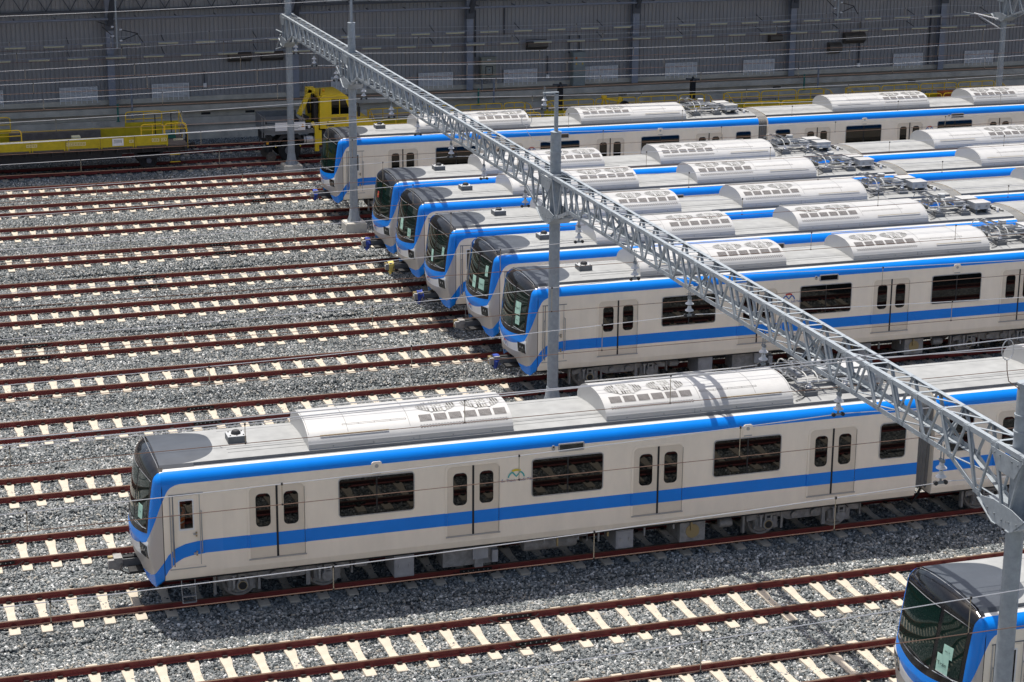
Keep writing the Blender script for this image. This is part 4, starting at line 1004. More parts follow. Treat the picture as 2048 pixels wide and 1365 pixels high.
def make_gantry(X, poles, y0, y1, label, n_detail=True, tall=(), slope=0.0):
    root = thing('lattice_gantry', (X, 0, 0), label, 'gantry', 'gantries')
    cx = lambda y: slope * (y - 57.0)
    def zbot(y):
        d = min(abs(y - p) for p in poles)
        return ZH + 0.06 if d < 0.35 else (ZH + 0.06 + (ZB - ZH - 0.06) * (d - 0.35) / 1.75 if d < 2.1 else ZB)
    # chords
    brk = sorted(set([y0, y1] + [p + s*d for p in poles for s in (-1, 1) for d in (.35, 2.1) if y1 <= p + s*d <= y0]), reverse=True)
    for s in (-1, 1):
        obj_top = MB(); pr = l_prof(.10, .014, -s, -1); n = len(pr)
        V = [(cx(y) + s*HW + px, y, ZT + pz) for y in (y0, y1) for px, pz in pr]
        obj_top.add(V, [(i, (i+1) % n, n+(i+1) % n, n+i) for i in range(n)] + [tuple(range(n)), tuple(range(n, 2*n))[::-1]], 'galvanised'); obj('top_chord', obj_top, root)
        ch = MB(); pr = l_prof(.10, .014, -s, 1); V = []; F = []
        for y in brk: V += [(cx(y) + s*HW + px, y, zbot(y) + pz) for px, pz in pr]
        for i in range(len(brk)-1):
            F += [(i*n+j, i*n+(j+1) % n, (i+1)*n+(j+1) % n, (i+1)*n+j) for j in range(n)]
        ch.add(V, F, 'galvanised'); obj('bottom_chord', ch, root)
    # lattice
    npan = int(round((y0 - y1) / 1.03)); dy = (y0 - y1) / npan; gus = MB()
    for i in range(npan):
        ya, yb = y0 - i*dy, y0 - (i+1)*dy; ym = (ya + yb) / 2
        for s in (-1, 1):
            x = s*(HW - .02)
            bar_obj('diagonal_brace', (x + cx(ya), ya - .06, ZT - .05), (x + cx(ym), ym + .05, zbot(ym) + .06), .082, .065, root)
            bar_obj('diagonal_brace', (x + cx(ym), ym - .05, zbot(ym) + .06), (x + cx(yb), yb + .06, ZT - .05), .045, .04, root)
            for yy, zz in ((ya, ZT - .075), (ym, zbot(ym) + .075)):
                gus.cbox((s*(HW + .004) + cx(yy), yy, zz), (.012, .24, .11), 'galvanised')
                for q in (-.08, .08): gus.cbox((s*(HW + .014) + cx(yy), yy + q, zz), (.022, .022, .022), 'galvanised_dark')
        if True:
            bar_obj('lacing_bar', (-HW + cx(ya), ya, ZT - .006), (HW + cx(ya), ya, ZT - .006), .07, .012, root)
            bar_obj('lacing_bar', (-HW + cx(ya), ya - .05, ZT - .016), (HW + cx(yb), yb + .1, ZT - .016), .06, .012, root)
            zb1, zb2 = zbot(ya), zbot(yb)
            bar_obj('lacing_bar', (-HW + cx(ya), ya, zb1 + .006), (HW + cx(yb), yb, zb2 + .006), .05, .012, root)
        if i % 6 == 3:
            bar_obj('diagonal_brace', (-HW + cx(ya), ya, ZT - .06), (HW + cx(ya), ya, zbot(ya) + .06), .06, .05, root)
            bar_obj('diagonal_brace', (HW + cx(ya), ya, ZT - .06), (-HW + cx(ya), ya, zbot(ya) + .06), .06, .05, root)
    tag(obj('gusset_plates', gus, root), kind='stuff')
    for p in poles:
        ztop = 12.0 if p in tall else 8.72; xo = cx(p)
        m = MB(); m.tube([(xo, p, .1), (xo, p, 8.0), (xo, p, ztop)], .165, 'galvanised', 24, radii=[.175, .165, .162])
        for z in (8.1, 7.78): m.lathe((xo, p, z), [(.166, 0), (.182, .003), (.182, .04), (.166, .043)], 'galvanised', 24)
        m.lathe((xo, p, ztop-.01), [(.165, 0), (.175, .003), (.175, .035), (.02, .05)], 'galvanised', 24) if p not in tall else None
        pole = obj('pole', m, root)
        f = MB(); f.lathe((xo, p, .12), [(.30, 0), (.30, .03), (.27, .035), (.19, .55)], 'galvanised', 12)
        for k in range(8):
            a = math.pi*k/4; f.bar((xo + .17*math.cos(a), p + .17*math.sin(a), .42), (xo + .30*math.cos(a), p + .30*math.sin(a), .16), .02, .06, 'galvanised')
        obj('base_flange', f, pole)
        pl = MB(); h = .46; pr = [(-h, -h), (h, -h), (h, h), (-h, h)]
        b2 = h - .03; pl.box(xo-h, xo+h, p-h, p+h, -.75, .08, 'plinth_concrete'); pl.box(xo-b2, xo+b2, p-b2, p+b2, .08, .12, 'plinth_concrete'); obj('plinth', pl, root)
        # bracket plates round the pole
        br = MB()
        for s in (-1, 1):
            xx = xo + s*(HW + .012)
            br.add([(xx-.008, p + a, z) for a, z in ((-.55, ZT-.12), (.55, ZT-.12), (.30, ZT-.5), (-.30, ZT-.5))] + [(xx+.008, p + a, z) for a, z in ((-.55, ZT-.12), (.55, ZT-.12), (.30, ZT-.5), (-.30, ZT-.5))],
                   [(0, 1, 2, 3), (7, 6, 5, 4), (0, 4, 5, 1), (1, 5, 6, 2), (2, 6, 7, 3), (3, 7, 4, 0)], 'galvanised')
            for a in (-.4, -.2, .2, .4): br.cbox((xx + s*.015, p + a, ZT - .2), (.02, .03, .03), 'galvanised_dark')
            br.box(xo + min(s*.15, s*HW), xo + max(s*.15, s*HW), p-.015, p+.015, ZT-.45, ZT-.15, 'galvanised')
            br.add([(xx-.008, p + a, z) for a, z in ((-.75, ZH+.34), (-.32, ZH-.02), (.32, ZH-.02), (.75, ZH+.34), (.3, ZH+.42), (-.3, ZH+.42))] + [(xx+.008, p + a, z) for a, z in ((-.75, ZH+.34), (-.32, ZH-.02), (.32, ZH-.02), (.75, ZH+.34), (.3, ZH+.42), (-.3, ZH+.42))],
                   [(0, 1, 2, 3, 4, 5), (11, 10, 9, 8, 7, 6)] + [(i, 6+i, 6+(i+1) % 6, (i+1) % 6) for i in range(6)], 'galvanised')
            for a in (-.5, -.25, 0, .25, .5): br.cbox((xx + s*.014, p + a, ZH + .12 + .15*abs(a)), (.02, .03, .03), 'galvanised_dark')
        # slanted top plates of the haunch, seen from above
        for s in (-1, 1):
            br.add([(xo - HW - .05, p + s*.30, ZH - .025), (xo + HW + .05, p + s*.30, ZH - .025), (xo + HW + .05, p + s*.85, ZH + .26), (xo - HW - .05, p + s*.85, ZH + .26),
                    (xo - HW - .05, p + s*.30, ZH - .010), (xo + HW + .05, p + s*.30, ZH - .010), (xo + HW + .05, p + s*.85, ZH + .275), (xo - HW - .05, p + s*.85, ZH + .275)],
                   [(0, 1, 2, 3), (7, 6, 5, 4), (0, 4, 5, 1), (1, 5, 6, 2), (2, 6, 7, 3), (3, 7, 4, 0)], 'galvanised')
        br.box(xo - HW - .05, xo + HW + .05, p-.30, p-.17, ZH-.025, ZH-.010, 'galvanised'); br.box(xo - HW - .05, xo + HW + .05, p+.17, p+.30, ZH-.025, ZH-.010, 'galvanised')
        obj('bracket_plates', br, pole)
    return root
POLES = (97.3, 83.9, 57.05, 30.5)
g1 = make_gantry(20.06, POLES, 97.62, 28.9, 'long grey lattice gantry on round poles crossing the parked trains', tall=(97.3,), slope=.0065)
g2 = make_gantry(60.1, (97.3,), 97.62, 86.0, 'distant grey lattice gantry and pole beyond the rail vehicles by the shed wall', tall=(97.3,))
GX = lambda y: 20.06 + .0065*(y - 57)
# mast heads with feeder insulators
def mast_head(Y, zt, lean, parent, arm):
    m = MB(); x = .0065*(Y-57); m.bar((x, Y, 8.70), (x, Y, zt), .10, .10, 'galvanised')
    if arm: m.bar((x - .42, Y, zt), (x + .06, Y, zt), .10, .06, 'galvanised')
    o = obj('mast_extension', m, parent); return o
mast_head(57.05, 9.92, 0, g1, True); mast_head(83.9, 10.6, 0, g1, False)
cat_arm = MB()
for zz, L_ in ((6.0, 1.0), (6.55, .9)): cat_arm.tube([(-.15, 97.3, zz), (-.15 - L_*.3, 98.2, zz - .3 if zz < 6.3 else zz + .1)], .035, 'galvanised', 8)
cat_arm.tube([(-.2, 98.3, 6.4), (-.35, 98.7, 5.6)], .03, 'galvanised', 8); obj('side_bracket', cat_arm, g1, (.26, 0, 0))
ca2 = MB()
ca2.tube([(-.15, 97.3, 6.0), (-1.4, 98.1, 6.3)], .04, 'porcelain', 8); ca2.tube([(-.15, 97.3, 5.5), (-1.2, 98.0, 6.2)], .03, 'porcelain', 8); ca2.tube([(-1.9, 98.4, 6.35), (-1.0, 97.9, 6.2)], .03, 'galvanised_dark', 6); obj('side_bracket', ca2, g2)

# ------------------------------------------------------------------ hanging insulators
def insulator_mesh():
    rod = MB()
    for s in (-1, 1): rod.tube([(0, s*.055, .62), (0, s*.055, .30)], .012, 'galvanised_dark', 6)
    rod.box(-.03, .03, -.075, .075, .24, .30, 'galvanised_dark'); rod.tube([(0, 0, .26), (0, 0, -.18)], .022, 'galvanised_dark', 6)
    disc = MB(); disc.lathe((0, 0, 0), [(.04, .12), (.052, .08), (.055, .05), (.105, .012), (.112, -.008), (.085, -.02), (.04, -.03)], 'porcelain', 18)
    cl = MB(); cl.bar((-.11, 0, -.19), (.11, 0, -.19), .04, .05, 'galvanised_dark')
    for s in (-1, 1): cl.lathe((s*.11, -.03, -.19), [(.045, 0), (.045, .06)], 'chassis_black', 10, 'y')
    return rod.mesh('hanger_rod'), disc.mesh('porcelain_disc'), cl.mesh('wire_clamp')
IR, ID_, IC = insulator_mesh()
def insulator(x, y, z, scale=1.0, label='white twin disc insulator hanging under the lattice gantry', group='insulators under the gantry'):
    t = thing('hanging_insulator', (x, y, z), label, 'insulator', group); t.scale = (scale,)*3
    obj('hanger_rod', IR, t); obj('porcelain_disc', ID_, t, (0, 0, .12)); obj('porcelain_disc', ID_, t, (0, 0, -.06)); obj('wire_clamp', IC, t); return t
INS_Z = 6.10
INS = []

insulator(20.06 - .38, 57.05, 9.62, .8, 'white insulator hanging from the small arm on the middle pole top', 'pole top insulators')
insulator(20.06 + .18, 83.9, 9.85, .8, 'white insulator fixed to the mast above the pole on the concrete plinth', 'pole top insulators')

# ------------------------------------------------------------------ overhead wires
def messenger_z(x):
    u = (x - 20) % 40 - 20; return 5.555 + 0.365 * (u / 20) ** 2
WIRE_OF = {0: 'track against the platform wall', 1: 'track with the yellow wagons', 2: 'empty track at the shadow edge', 3: 'empty track with black fishplates', 4: 'train beside the crane truck', 5: 'empty track in front of the plinth pole',
 6: 'red flag train', 7: 'train with two low green papers', 8: 'train with a single narrow paper', 9: 'train with three green papers', 10: 'Train 7 train', 11: 'empty track behind the middle pole', 12: 'empty track behind the teal logo train', 13: 'teal logo train', 14: 'empty half shaded track', 15: 'fully sunlit empty track', 16: 'cut-off train by the pole', 17: 'track before the cut-off train'}
q = MB(); q.tube([(0, 0, 0), (0, 0, 1)], .009, 'dropper_metal', 4); DROP = q.mesh('dropper')
q = MB(); q.cbox((0, 0, 0), (.05, .03, .05), 'clip_steel'); 
for k in range(0, 18):
    Y = TY[k]; t = thing('overhead_line', (0, Y, 0), 'messenger and contact wires with droppers over the ' + WIRE_OF[k], 'overhead line', 'overhead lines above the tracks')
    xs = np.arange(math.floor((xl(Y) - 6) / 2.5) * 2.5, xr(Y) + 8, 1.25); off = 0.0 if k > 1 else .15
    m = MB(); m.tube([(x, 0, messenger_z(x) + off) for x in xs], .010, 'wire_steel', 5); obj('messenger_wire', m, t)
    c = MB(); c.tube([(x, 0, 5.17 + off) for x in (xs[0], (xs[0]+xs[-1])/2, xs[-1])], .009, 'wire_copper', 5); obj('contact_wire', c, t)
    x = math.ceil((xl(Y) - 3) / 5) * 5 + 2.5
    wc = MB()
    while x < xr(Y) + 2:
        wc.cbox((x, 0, messenger_z(x) + off), (.036, .03, .05), 'clip_steel'); wc.cbox((x, 0, 5.17 + off), (.03, .025, .035), 'clip_steel')
        o = obj('dropper', DROP, t, (x, 0, 5.17 + off)); o.scale = (1, 1, messenger_z(x) - 5.17)
        x += 5.0
    tag(obj('wire_clips', wc, t), kind='stuff')
for k in range(2, 17): insulator(GX(TY[k]) - .12, TY[k], INS_Z, 1.0, 'twin disc insulator under the gantry, over the ' + WIRE_OF[k])
def feeder(Y, z, sag, label, x0=-20, x1=100):
    m = MB(); xs = np.arange(x0, x1, 1.25); m.tube([(x, 0, z - sag * (1 - (((x - 20) % 40 - 20) / 20) ** 2)) for x in xs], .011, 'wire_steel', 5)
    tag(obj('feeder_wire', m, None, (0, Y, 0)), label, 'wire', 'feeder wires')
feeder(57.05, 9.47, .28, 'bare feeder wire hung from the arm on the middle gantry pole')
feeder(84.1, 9.68, .28, 'bare feeder wire hung from the mast above the plinth pole')
feeder(30.5, 9.62, .28, 'bare feeder wire above the pole with the big bracket')
feeder(30.62, 9.42, .02, 'second bare feeder wire above the pole with the big bracket')
lp = MB(); lp.tube([(19.1 + .16*math.sin(a), 57.0, 9.15 + .17*math.cos(a)) for a in np.linspace(.2, 6.1, 20)] , .010, 'wire_steel', 5)
lp.tube([(19.1, 57.0, 8.99), (19.12, 57.0, 8.8), (19.3, 57.0, 8.55), (19.75, 57.02, 8.45), (20.0, 57.05, 8.4)], .009, 'wire_steel', 5)
tag(obj('cable_loop', lp), 'coiled cable loop hanging beside the middle gantry pole', 'cable', 'cable loops')

# ------------------------------------------------------------------ platform and depot building
X0B, X1B = -15.0, 95.0
YF, YW, ZF = 107.25, 108.6, 1.60
pf = MB(); pf.box(X0B, X1B, YF + .35, YW + 1, -.7, 1.28, 'platform_concrete'); pf.box(X0B, X1B, YF + .05, YF + .35, -.7, .52, 'platform_concrete'); pf.box(X0B, X1B, YF - .05, YF + .349, .52, .93, 'platform_concrete')
po = obj('platform', pf); tag(po, kind='structure')
top = MB(); top.box(X0B, X1B, YF - .02, YW + .9, 1.285, ZF, 'platform_concrete'); top.box(X0B, X1B, YF + .0, YW + .9, ZF + .001, ZF + .006, 'platform_floor'); obj('platform_slab', top, po)
dk = MB()
for x in (17.6, 29.5, 41.6, 51.3, 60.2, 20.0): dk.box(x, x + .5, YF + .335, YF + .37, 1.0, 1.12, 'chassis_black')
for x in np.arange(X0B + 2, X1B, 4.95): dk.box(x, x+.02, YF + .04, YF + .06, -.5, .52, 'chassis_black')
obj('drain_slots', dk, po)
bd = thing('depot_building', (0, YW, ZF), 'long grey corrugated shed wall with columns and white louvre vents', 'building')
COLX = [13.0 + 9.93*i for i in range(-2, 8)]
PITCH_R = 0.235
def rib_profile(x0, x1, y):
    pts = []; x = x0
    while x < x1 - .01:
        for dx, dyy in ((0, 0), (.165, 0), (.175, .035), (.225, .035)): pts.append((min(x+dx, x1), y + dyy))
        x += PITCH_R
    pts.append((x1, y)); return pts
for i in range(len(COLX)-1):
    a, b = COLX[i] + .001, COLX[i+1] - .001
    pr = rib_profile(a, b, .02); V = [(x, y, z) for z in (.25, 11.6) for x, y in pr]; n = len(pr)
    w = MB(); w.add(V, [(j, j+1, n+j+1, n+j) for j in range(n-1)], 'cladding'); obj('wall_panel', w, bd)
bs = MB(); bs.box(X0B, X1B, -.08, .12, .0, .25, 'platform_concrete'); obj('base_kerb', bs, bd)
bk = MB(); bk.box(X0B, X1B, .08, .25, 0, 11.6, 'steel_dark'); obj('wall', bk, bd)
for x in COLX:
    c = MB(); c.box(x-.19, x+.19, -.46, -.44, .01, 11.4, 'steel_frame'); c.box(x-.19, x+.19, -.06, -.04, .01, 11.4, 'steel_frame'); c.box(x-.012, x+.012, -.44, -.06, .01, 11.4, 'steel_dark')
    col = obj('column', c, bd)
    br = MB(); br.bar((x + .02, -.5, 4.35), (x + .75, -3.9, 11.4), .26, .20, 'steel_dark'); br.box(x-.24, x+.24, -.56, -.46, 4.0, 4.55, 'steel_dark'); obj('canopy_brace', br, col)
    bxm = MB(); bxm.box(x-.14, x+.14, -.62, -.47, 2.55, 2.72, 'steel_frame'); bxm.box(x-.09, x+.09, -.64, -.62, 2.57, 2.68, 'chassis_black'); obj('speaker_box', bxm, col)
gt = MB()
gt.box(X0B, X1B, -.30, -.18, 4.95, 5.06, 'steel_dark'); gt.box(X0B, X1B, -.30, -.18, 6.1, 6.2, 'steel_dark')
x = X0B
while x < X1B: gt.bar((x, -.24, 5.06), (x + .62, -.24, 6.1), .05, .05, 'steel_dark'); gt.bar((x + 1.24, -.24, 5.06), (x + .62, -.24, 6.1), .05, .05, 'steel_dark'); x += 1.24
obj('lattice_girt', gt, bd)
gp = MB(); gp.tube([(X0B, -.65, 4.62), (X1B, -.65, 4.62)], .06, 'steel_frame', 8)
for x in np.arange(X0B, X1B, 2.1): gp.box(x-.02, x+.02, -.66, -.1, 4.69, 4.73, 'steel_dark')
obj('pipe_run', gp, bd)
for z in (2.70, 3.38):
    cd = MB(); cd.box(X0B, X1B, -1.06, -1.02, z, z + .045, 'steel_frame')
    for x in np.arange(X0B + 1, X1B, 4.96): cd.bar((x, -1.04, z + .02), (x, -.0, z + .25), .03, .03, 'steel_dark')
    obj('lamp_conduit', cd, bd)
for zz in np.arange(.9, 4.4, .42):
    pass
cn = MB(); cn.add([(X0B, -8.2, 11.75), (X1B, -8.2, 11.75), (X1B, .3, 11.60), (X0B, .3, 11.60), (X0B, -8.2, 11.85), (X1B, -8.2, 11.85), (X1B, .3, 11.72), (X0B, .3, 11.72)], [(0, 3, 2, 1), (4, 5, 6, 7), (0, 1, 5, 4), (1, 2, 6, 5), (2, 3, 7, 6), (3, 0, 4, 7)], 'cladding'); obj('canopy_roof', cn, bd)
for x in COLX: b = MB(); b.bar((x, .1, 11.42), (x, -8.15, 11.58), .2, .3, 'steel_dark'); obj('canopy_beam', b, bd)
# louvre vents
def vent_mesh():
    fr = MB(); w, h = 1.95, .88
    fr.box(0, w, -.02, .0, 0, h, 'vent_dark')
    for k in range(13): fr.bar((0, -.045, .03 + k*.068), (w, -.045, .03 + k*.068), .012, .046, 'vent_white', (0, .6, 1))
    for k in range(8): fr.box(k*w/7-.018, k*w/7+.018, -.085, -.02, 0, h, 'vent_white')
    o = MB(); ring(o, [(-.05, -.05), (w+.05, -.05), (w+.05, h+.05), (-.05, h+.05)], [(0, 0), (w, 0), (w, h), (0, h)], 0, .05, 'cladding')
    return fr.mesh('louvre_blades'), o.mesh('vent_frame')
VB, VF = vent_mesh()
for x in (5.4, 10.30, 15.17, 25.0, 30.0, 35.0, 39.9, 44.85, 49.8, 54.7, 59.65, 64.5):
    if x == 54.7: continue
    f = obj('louvre_vent', VF, bd, (x, -.01, .10 + .02)); obj('louvre_blades', VB, f)
# hoods
def hood(x, z, w, h):
    m = MB(); pr = [(0, 0), (-.12, 0), (-.45, h*.35), (-.42, h*.75), (-.2, h), (0, h)]; m.prism(pr, x, x + w, 'hood_metal', 'x'); return obj('vent_hood', m, bd)
hood(19.3, 2.15, 1.25, .55).location = (0, 0, 2.05); hood(21.1, 2.15, 1.2, .55).location = (0, 0, 2.05); hood(36.3, 0, 1.2, .55).location = (0, 0, 2.1); hood(55.2, 0, .8, .65).location = (0, 0, 1.2); hood(56.2, 0, 1.35, .65).location = (0, 0, 1.75); hood(51.3, 0, .8, .5).location = (0, 0, 2.0)
cp = MB()
for x, za, zb in ((18.0, .9, 1.6), (33.3, 1.8, 4.4), (37.6, .6, 1.7), (38.9, 1.8, 2.8), (39.5, 1.8, 2.8), (57.3, .5, 3.0), (35.0, 3.0, 4.6), (62.0, .3, 3.6)): cp.box(x-.03, x+.03, -.1, -.02, za, zb, 'steel_dark')
for x, z in ((18.0, .85), (37.6, .55), (57.3, .45)): cp.box(x-.09, x+.09, -.15, -.02, z-.12, z+.10, 'vent_white')
obj('wall_conduits', cp, bd)
# fluorescent tubes on the two conduits
q = MB(); q.box(-.54, .54, -.05, .05, 0, .035, 'lamp_body'); L_B = q.mesh('lamp_housing')
q = MB(); q.tube([(-.52, 0, -.025), (.52, 0, -.03)], .034, 'tube_lamp', 8); L_T = q.mesh('lamp_tube')
for z, ph, lb in ((2.70, .3, 'tube lamp on the lower lamp row along the shed wall'), (3.38, 1.1, 'tube lamp on the upper lamp row along the shed wall')):
    x = 3.0 + ph
    while x < 72:
        t = thing('tube_lamp', (x, YW - 1.06, ZF + z - .045), lb, 'lamp', 'lower tube lamps' if z < 3 else 'upper tube lamps')
        obj('lamp_housing', L_B, t); obj('lamp_tube', L_T, t); x += 1.98
# cabinets on the platform
def cabinet():
    t = thing('control_box', (33.45, YW - .75, ZF), 'beige control box on grey legs by the shed column', 'control box')
    m = MB(); m.box(0, .86, 0, .35, .72, 1.80, 'cabinet_beige'); m.box(-.03, .89, -.04, .36, 1.80, 1.86, 'cabinet_beige'); obj('housing', m, t)
    d = MB(); d.box(.06, .80, -.02, 0, .78, 1.55, 'cabinet_beige'); ring(d, rrect(.22, .66, .84, 1.36, .04), rrect(.26, .62, .88, 1.32, .03), -.02, .015, 'chassis_black'); d.box(.36, .52, -.03, -.02, 1.0, 1.25, 'cabinet_grey'); d.box(.41, .47, -.034, -.03, 1.12, 1.2, 'chassis_black'); obj('door', d, t)
    s = MB(); s.box(.32, .54, -.045, -.04, 1.68, 1.73, 'vent_white'); obj('nameplate', s, t)
    for x in (.05, .78):
        l = MB(); l.box(x, x+.05, .1, .2, .006, .72, 'steel_frame'); obj('leg', l, t)
cabinet()
t = thing('tall_cabinet', (38.95, YW - .62, ZF), 'tall pale grey electrical cabinet with yellow warning triangles', 'cabinet')
m = MB(); m.box(0, .72, 0, .45, .006, 1.88, 'cabinet_grey'); m.box(-.02, .74, -.02, .47, 1.88, 1.92, 'cabinet_grey'); obj('housing', m, t)
d = MB(); d.box(.03, .69, -.018, 0, .62, 1.84, 'cabinet_grey'); d.box(.03, .69, -.018, 0, .04, .58, 'cabinet_grey'); obj('door', d, t)
d = MB()
for x in (.12, .50): d.add([(x, -.022, 1.22), (x+.13, -.022, 1.22), (x+.065, -.022, 1.34)], [(0, 1, 2)], 'yellow_rail')
d.add([(.12, -.022, 1.52), (.24, -.022, 1.52), (.24, -.022, 1.66), (.12, -.022, 1.66)], [(0, 1, 2, 3)], 'orange_crate'); obj('warning_label', d, t)
# posts on the platform edge
def post(x, y, z0, z1, r, m, name, label, cat):
    q = MB(); q.tube([(0, 0, 0), (0, 0, z1 - z0)], r, m, 10); q.lathe((0, 0, 0), [(r*1.9, 0), (r*1.9, .03), (r, .04)], m, 10); q.lathe((0, 0, z1-z0-.005), [(r*1.15, 0), (r*1.15, .02)], m, 10); tag(obj(name, q, None, (x, y, z0)), label, cat, 'posts along the platform')
for x, w_ in ((13.85, 'behind the lone yellow wagon'), (33.9, 'below the beige control box'), (53.9, 'behind the wagon with the crates')): post(x, YF - .28, .93, 2.9 if x < 30 else 2.35, .055, 'steel_frame', 'pipe_post', 'slim blue-grey pipe post at the platform edge ' + w_, 'post')
for x, w_ in ((13.1, 'behind the lone yellow wagon'), (33.0, 'below the beige control box'), (53.0, 'behind the wagon with the crates')): post(x, YF - .28, .93, 1.85, .05, 'green_post', 'green_post', 'short green post at the platform edge ' + w_, 'post')
def black_post(x, lb):
    t = thing('black_post', (x, 105.75, -.2), lb, 'post', 'black posts')
    m = MB(); m.box(-.13, .13, -.13, .13, 0, 2.2, 'chassis_black'); obj('shaft', m, t)
    m = MB(); m.bar((-.45, -.1, 2.32), (.45, .15, 2.22), .12, .09, 'steel_dark'); m.bar((-.1, -.4, 2.27), (.2, .4, 2.25), .10, .08, 'steel_dark'); m.lathe((0, 0, 2.2), [(.1, 0), (.06, .22)], 'chassis_black', 8); obj('cross_head', m, t)
black_post(37.4, 'black post with a cross-shaped head below the tall grey cabinet'); black_post(45.4, 'black post with a cross-shaped head behind the farthest pantograph')

# ------------------------------------------------------------------ yellow works wagons
def railing_mesh(L_, H, nmid, m='yellow_rail', r=.030, rc=.14):
    mb = MB(); pts = [(0, 0, 0), (0, 0, H-rc), (rc*.3, 0, H-rc*.3), (rc, 0, H), (L_-rc, 0, H), (L_-rc*.3, 0, H-rc*.3), (L_, 0, H-rc), (L_, 0, 0)]
    mb.tube(pts, r, m, 6); mb.tube([(0, 0, H*.52), (L_, 0, H*.52)], r*.8, m, 6)
    for i in range(1, nmid+1): x = L_*i/(nmid+1); mb.tube([(x, 0, 0), (x, 0, H)], r*.8, m, 6)
    return mb
def wagon_wheel(parent, x):
    for s in (-1, 1):
        w = MB(); w.lathe((0, 0, 0), [(.46, 0), (.46, .03*s), (.43, .032*s), (.425, .13*s), (.36, .13*s), (.33, .1*s), (.12, .1*s), (.1, .16*s)], 'chassis_black', 22, 'y'); obj('wheel', w, parent, (x, s*.70, .43))
def make_wagon(x0, x1, label, near, far, board_z=(1.24, 1.74), text=True, near_z=None, sign=True):
    t = thing('flat_wagon', (x0, TY[1], 0), label, 'wagon', 'yellow works wagons'); L_ = x1 - x0
    d = MB(); d.box(0, L_, -1.28, 1.28, 1.16, 1.24, 'wood_deck'); obj('deck', d, t)
    u = MB(); u.box(.1, L_-.1, -1.05, -.85, .86, 1.16, 'chassis_black'); u.box(.1, L_-.1, .85, 1.05, .86, 1.16, 'chassis_black'); u.box(2.6, L_-3.2, -1.06, -.9, .58, .95, 'chassis_black'); u.box(0, .15, -1.25, 1.25, .9, 1.2, 'chassis_black'); u.box(L_-.15, L_, -1.25, 1.25, .9, 1.2, 'chassis_black')
    x = .8
    while x < L_ - .8: u.box(x-.03, x+.03, -1.27, -1.05, .9, 1.16, 'chassis_black'); x += .62
    obj('underframe', u, t)
    n = max(3, int(L_ / 1.62)); w = (L_ - .1 - (.9 if text else .1)) / n
    for i in range(n):
        for s in (-1, 1):
            b = MB(); a = .05 + i*w; b.box(a, a+w-.015, s*1.30-.025, s*1.30+.025, board_z[0], board_z[1], 'yellow_paint')
            for xx in (a+.02, a+w-.1): b.box(xx, xx+.06, s*1.335-.02, s*1.335+.02, board_z[0]-.06, board_z[1]+.01, 'yellow_paint')
            o = obj('side_board', b, t)
    for (a, b_, H) in near: obj('railing', railing_mesh(b_-a, H, max(1, int((b_-a)/1.1))), t, (a, -1.30, board_z[1]-.02))
    for (a, b_, H) in far: obj('railing', railing_mesh(b_-a, H, max(1, int((b_-a)/1.1))), t, (a, 1.30, board_z[1]-.02))
    for xc in (1.9, L_-1.9): wagon_wheel(t, xc)
    for xc in (1.9, L_-1.9):
        ax = MB(); ax.box(xc-.55, xc+.55, -1.03, -.93, .55, .85, 'chassis_black'); ax.lathe((xc, -1.03, .43), [(.14, 0), (.12, -.1)], 'steel_dark', 10, 'y'); ax.bar((xc-.7, -.98, .8), (xc+.7, -.98, .8), .1, .08, 'chassis_black'); obj('axle_guard', ax, t)
    c = MB(); c.bar((L_, 0, .9), (L_+.45, 0, .9), .16, .18, 'chassis_black'); c.box(L_+.4, L_+.55, -.15, .15, .8, 1.03, 'chassis_black'); c.bar((0, 0, .9), (-.35, 0, .9), .16, .18, 'chassis_black')
    for s in (-1, 1): c.lathe((L_, s*.85, 1.0), [(.07, 0), (.07, .2), (.17, .22), (.17, .25)], 'chassis_black', 12, 'x')
    obj('coupler', c, t)
    return t, L_
wg, wl = make_wagon(1.2, 15.35, 'dirty yellow flat wagon with low side boards, on its own at the shed', [(11.9, 13.0, .55), (13.05, 14.1, .55), (3.0, 6.2, .55)], [(11.5, 13.3, .75), (3.0, 5.9, .75)])
e = MB()
e.tube([(12.4, 1.3, 2.35), (14.0, 1.3, 2.45), (14.15, 1.3, 2.45), (14.15, -.1, 2.05), (14.15, -1.2, 1.95)], .022, 'yellow_rail', 6); e.tube([(14.15, 1.3, 1.25), (14.15, 1.3, 2.45)], .022, 'yellow_rail', 6); e.tube([(14.15, -1.2, 1.0), (14.15, -1.2, 1.95)], .03, 'yellow_rail', 6)
e.tube([(14.15, .4, 1.25), (14.15, .4, 2.2)], .02, 'yellow_rail', 6); obj('end_railing', e, wg)
h = MB()
for y in (-1.28, -.9): h.tube([(14.12, y, 1.1), (14.12, y, 1.85), (14.05, y, 1.95), (13.9, y, 1.95), (13.85, y, 1.6)], .02, 'chassis_black', 6)
h.tube([(12.95, 1.25, 1.2), (12.95, 1.25, 2.3)], .025, 'chassis_black', 6); h.tube([(13.75, 1.25, 1.2), (13.75, 1.25, 2.35)], .025, 'chassis_black', 6); obj('grab_rail', h, wg)
s_ = MB()
for z in (.35, .72): s_.box(13.25, 13.75, -1.36, -1.2, z, z+.025, 'yellow_rail')
for x in (13.25, 13.73): s_.box(x, x+.03, -1.3, -1.27, .35, 1.15, 'chassis_black')
obj('step', s_, wg)
for bxx in ((11.45, 13.3, 1.25, 1.29, 1.26, 1.95), (13.35, 14.1, 1.25, 1.29, 1.5, 1.95), (2.6, 5.9, 1.25, 1.29, 1.26, 1.9)):
    pn = MB(); pn.box(*bxx, 'yellow_paint'); obj('end_board', pn, wg)
sg = MB(); sg.box(10.48, 11.02, -1.365, -1.36, 1.30, 1.66, 'vent_white')
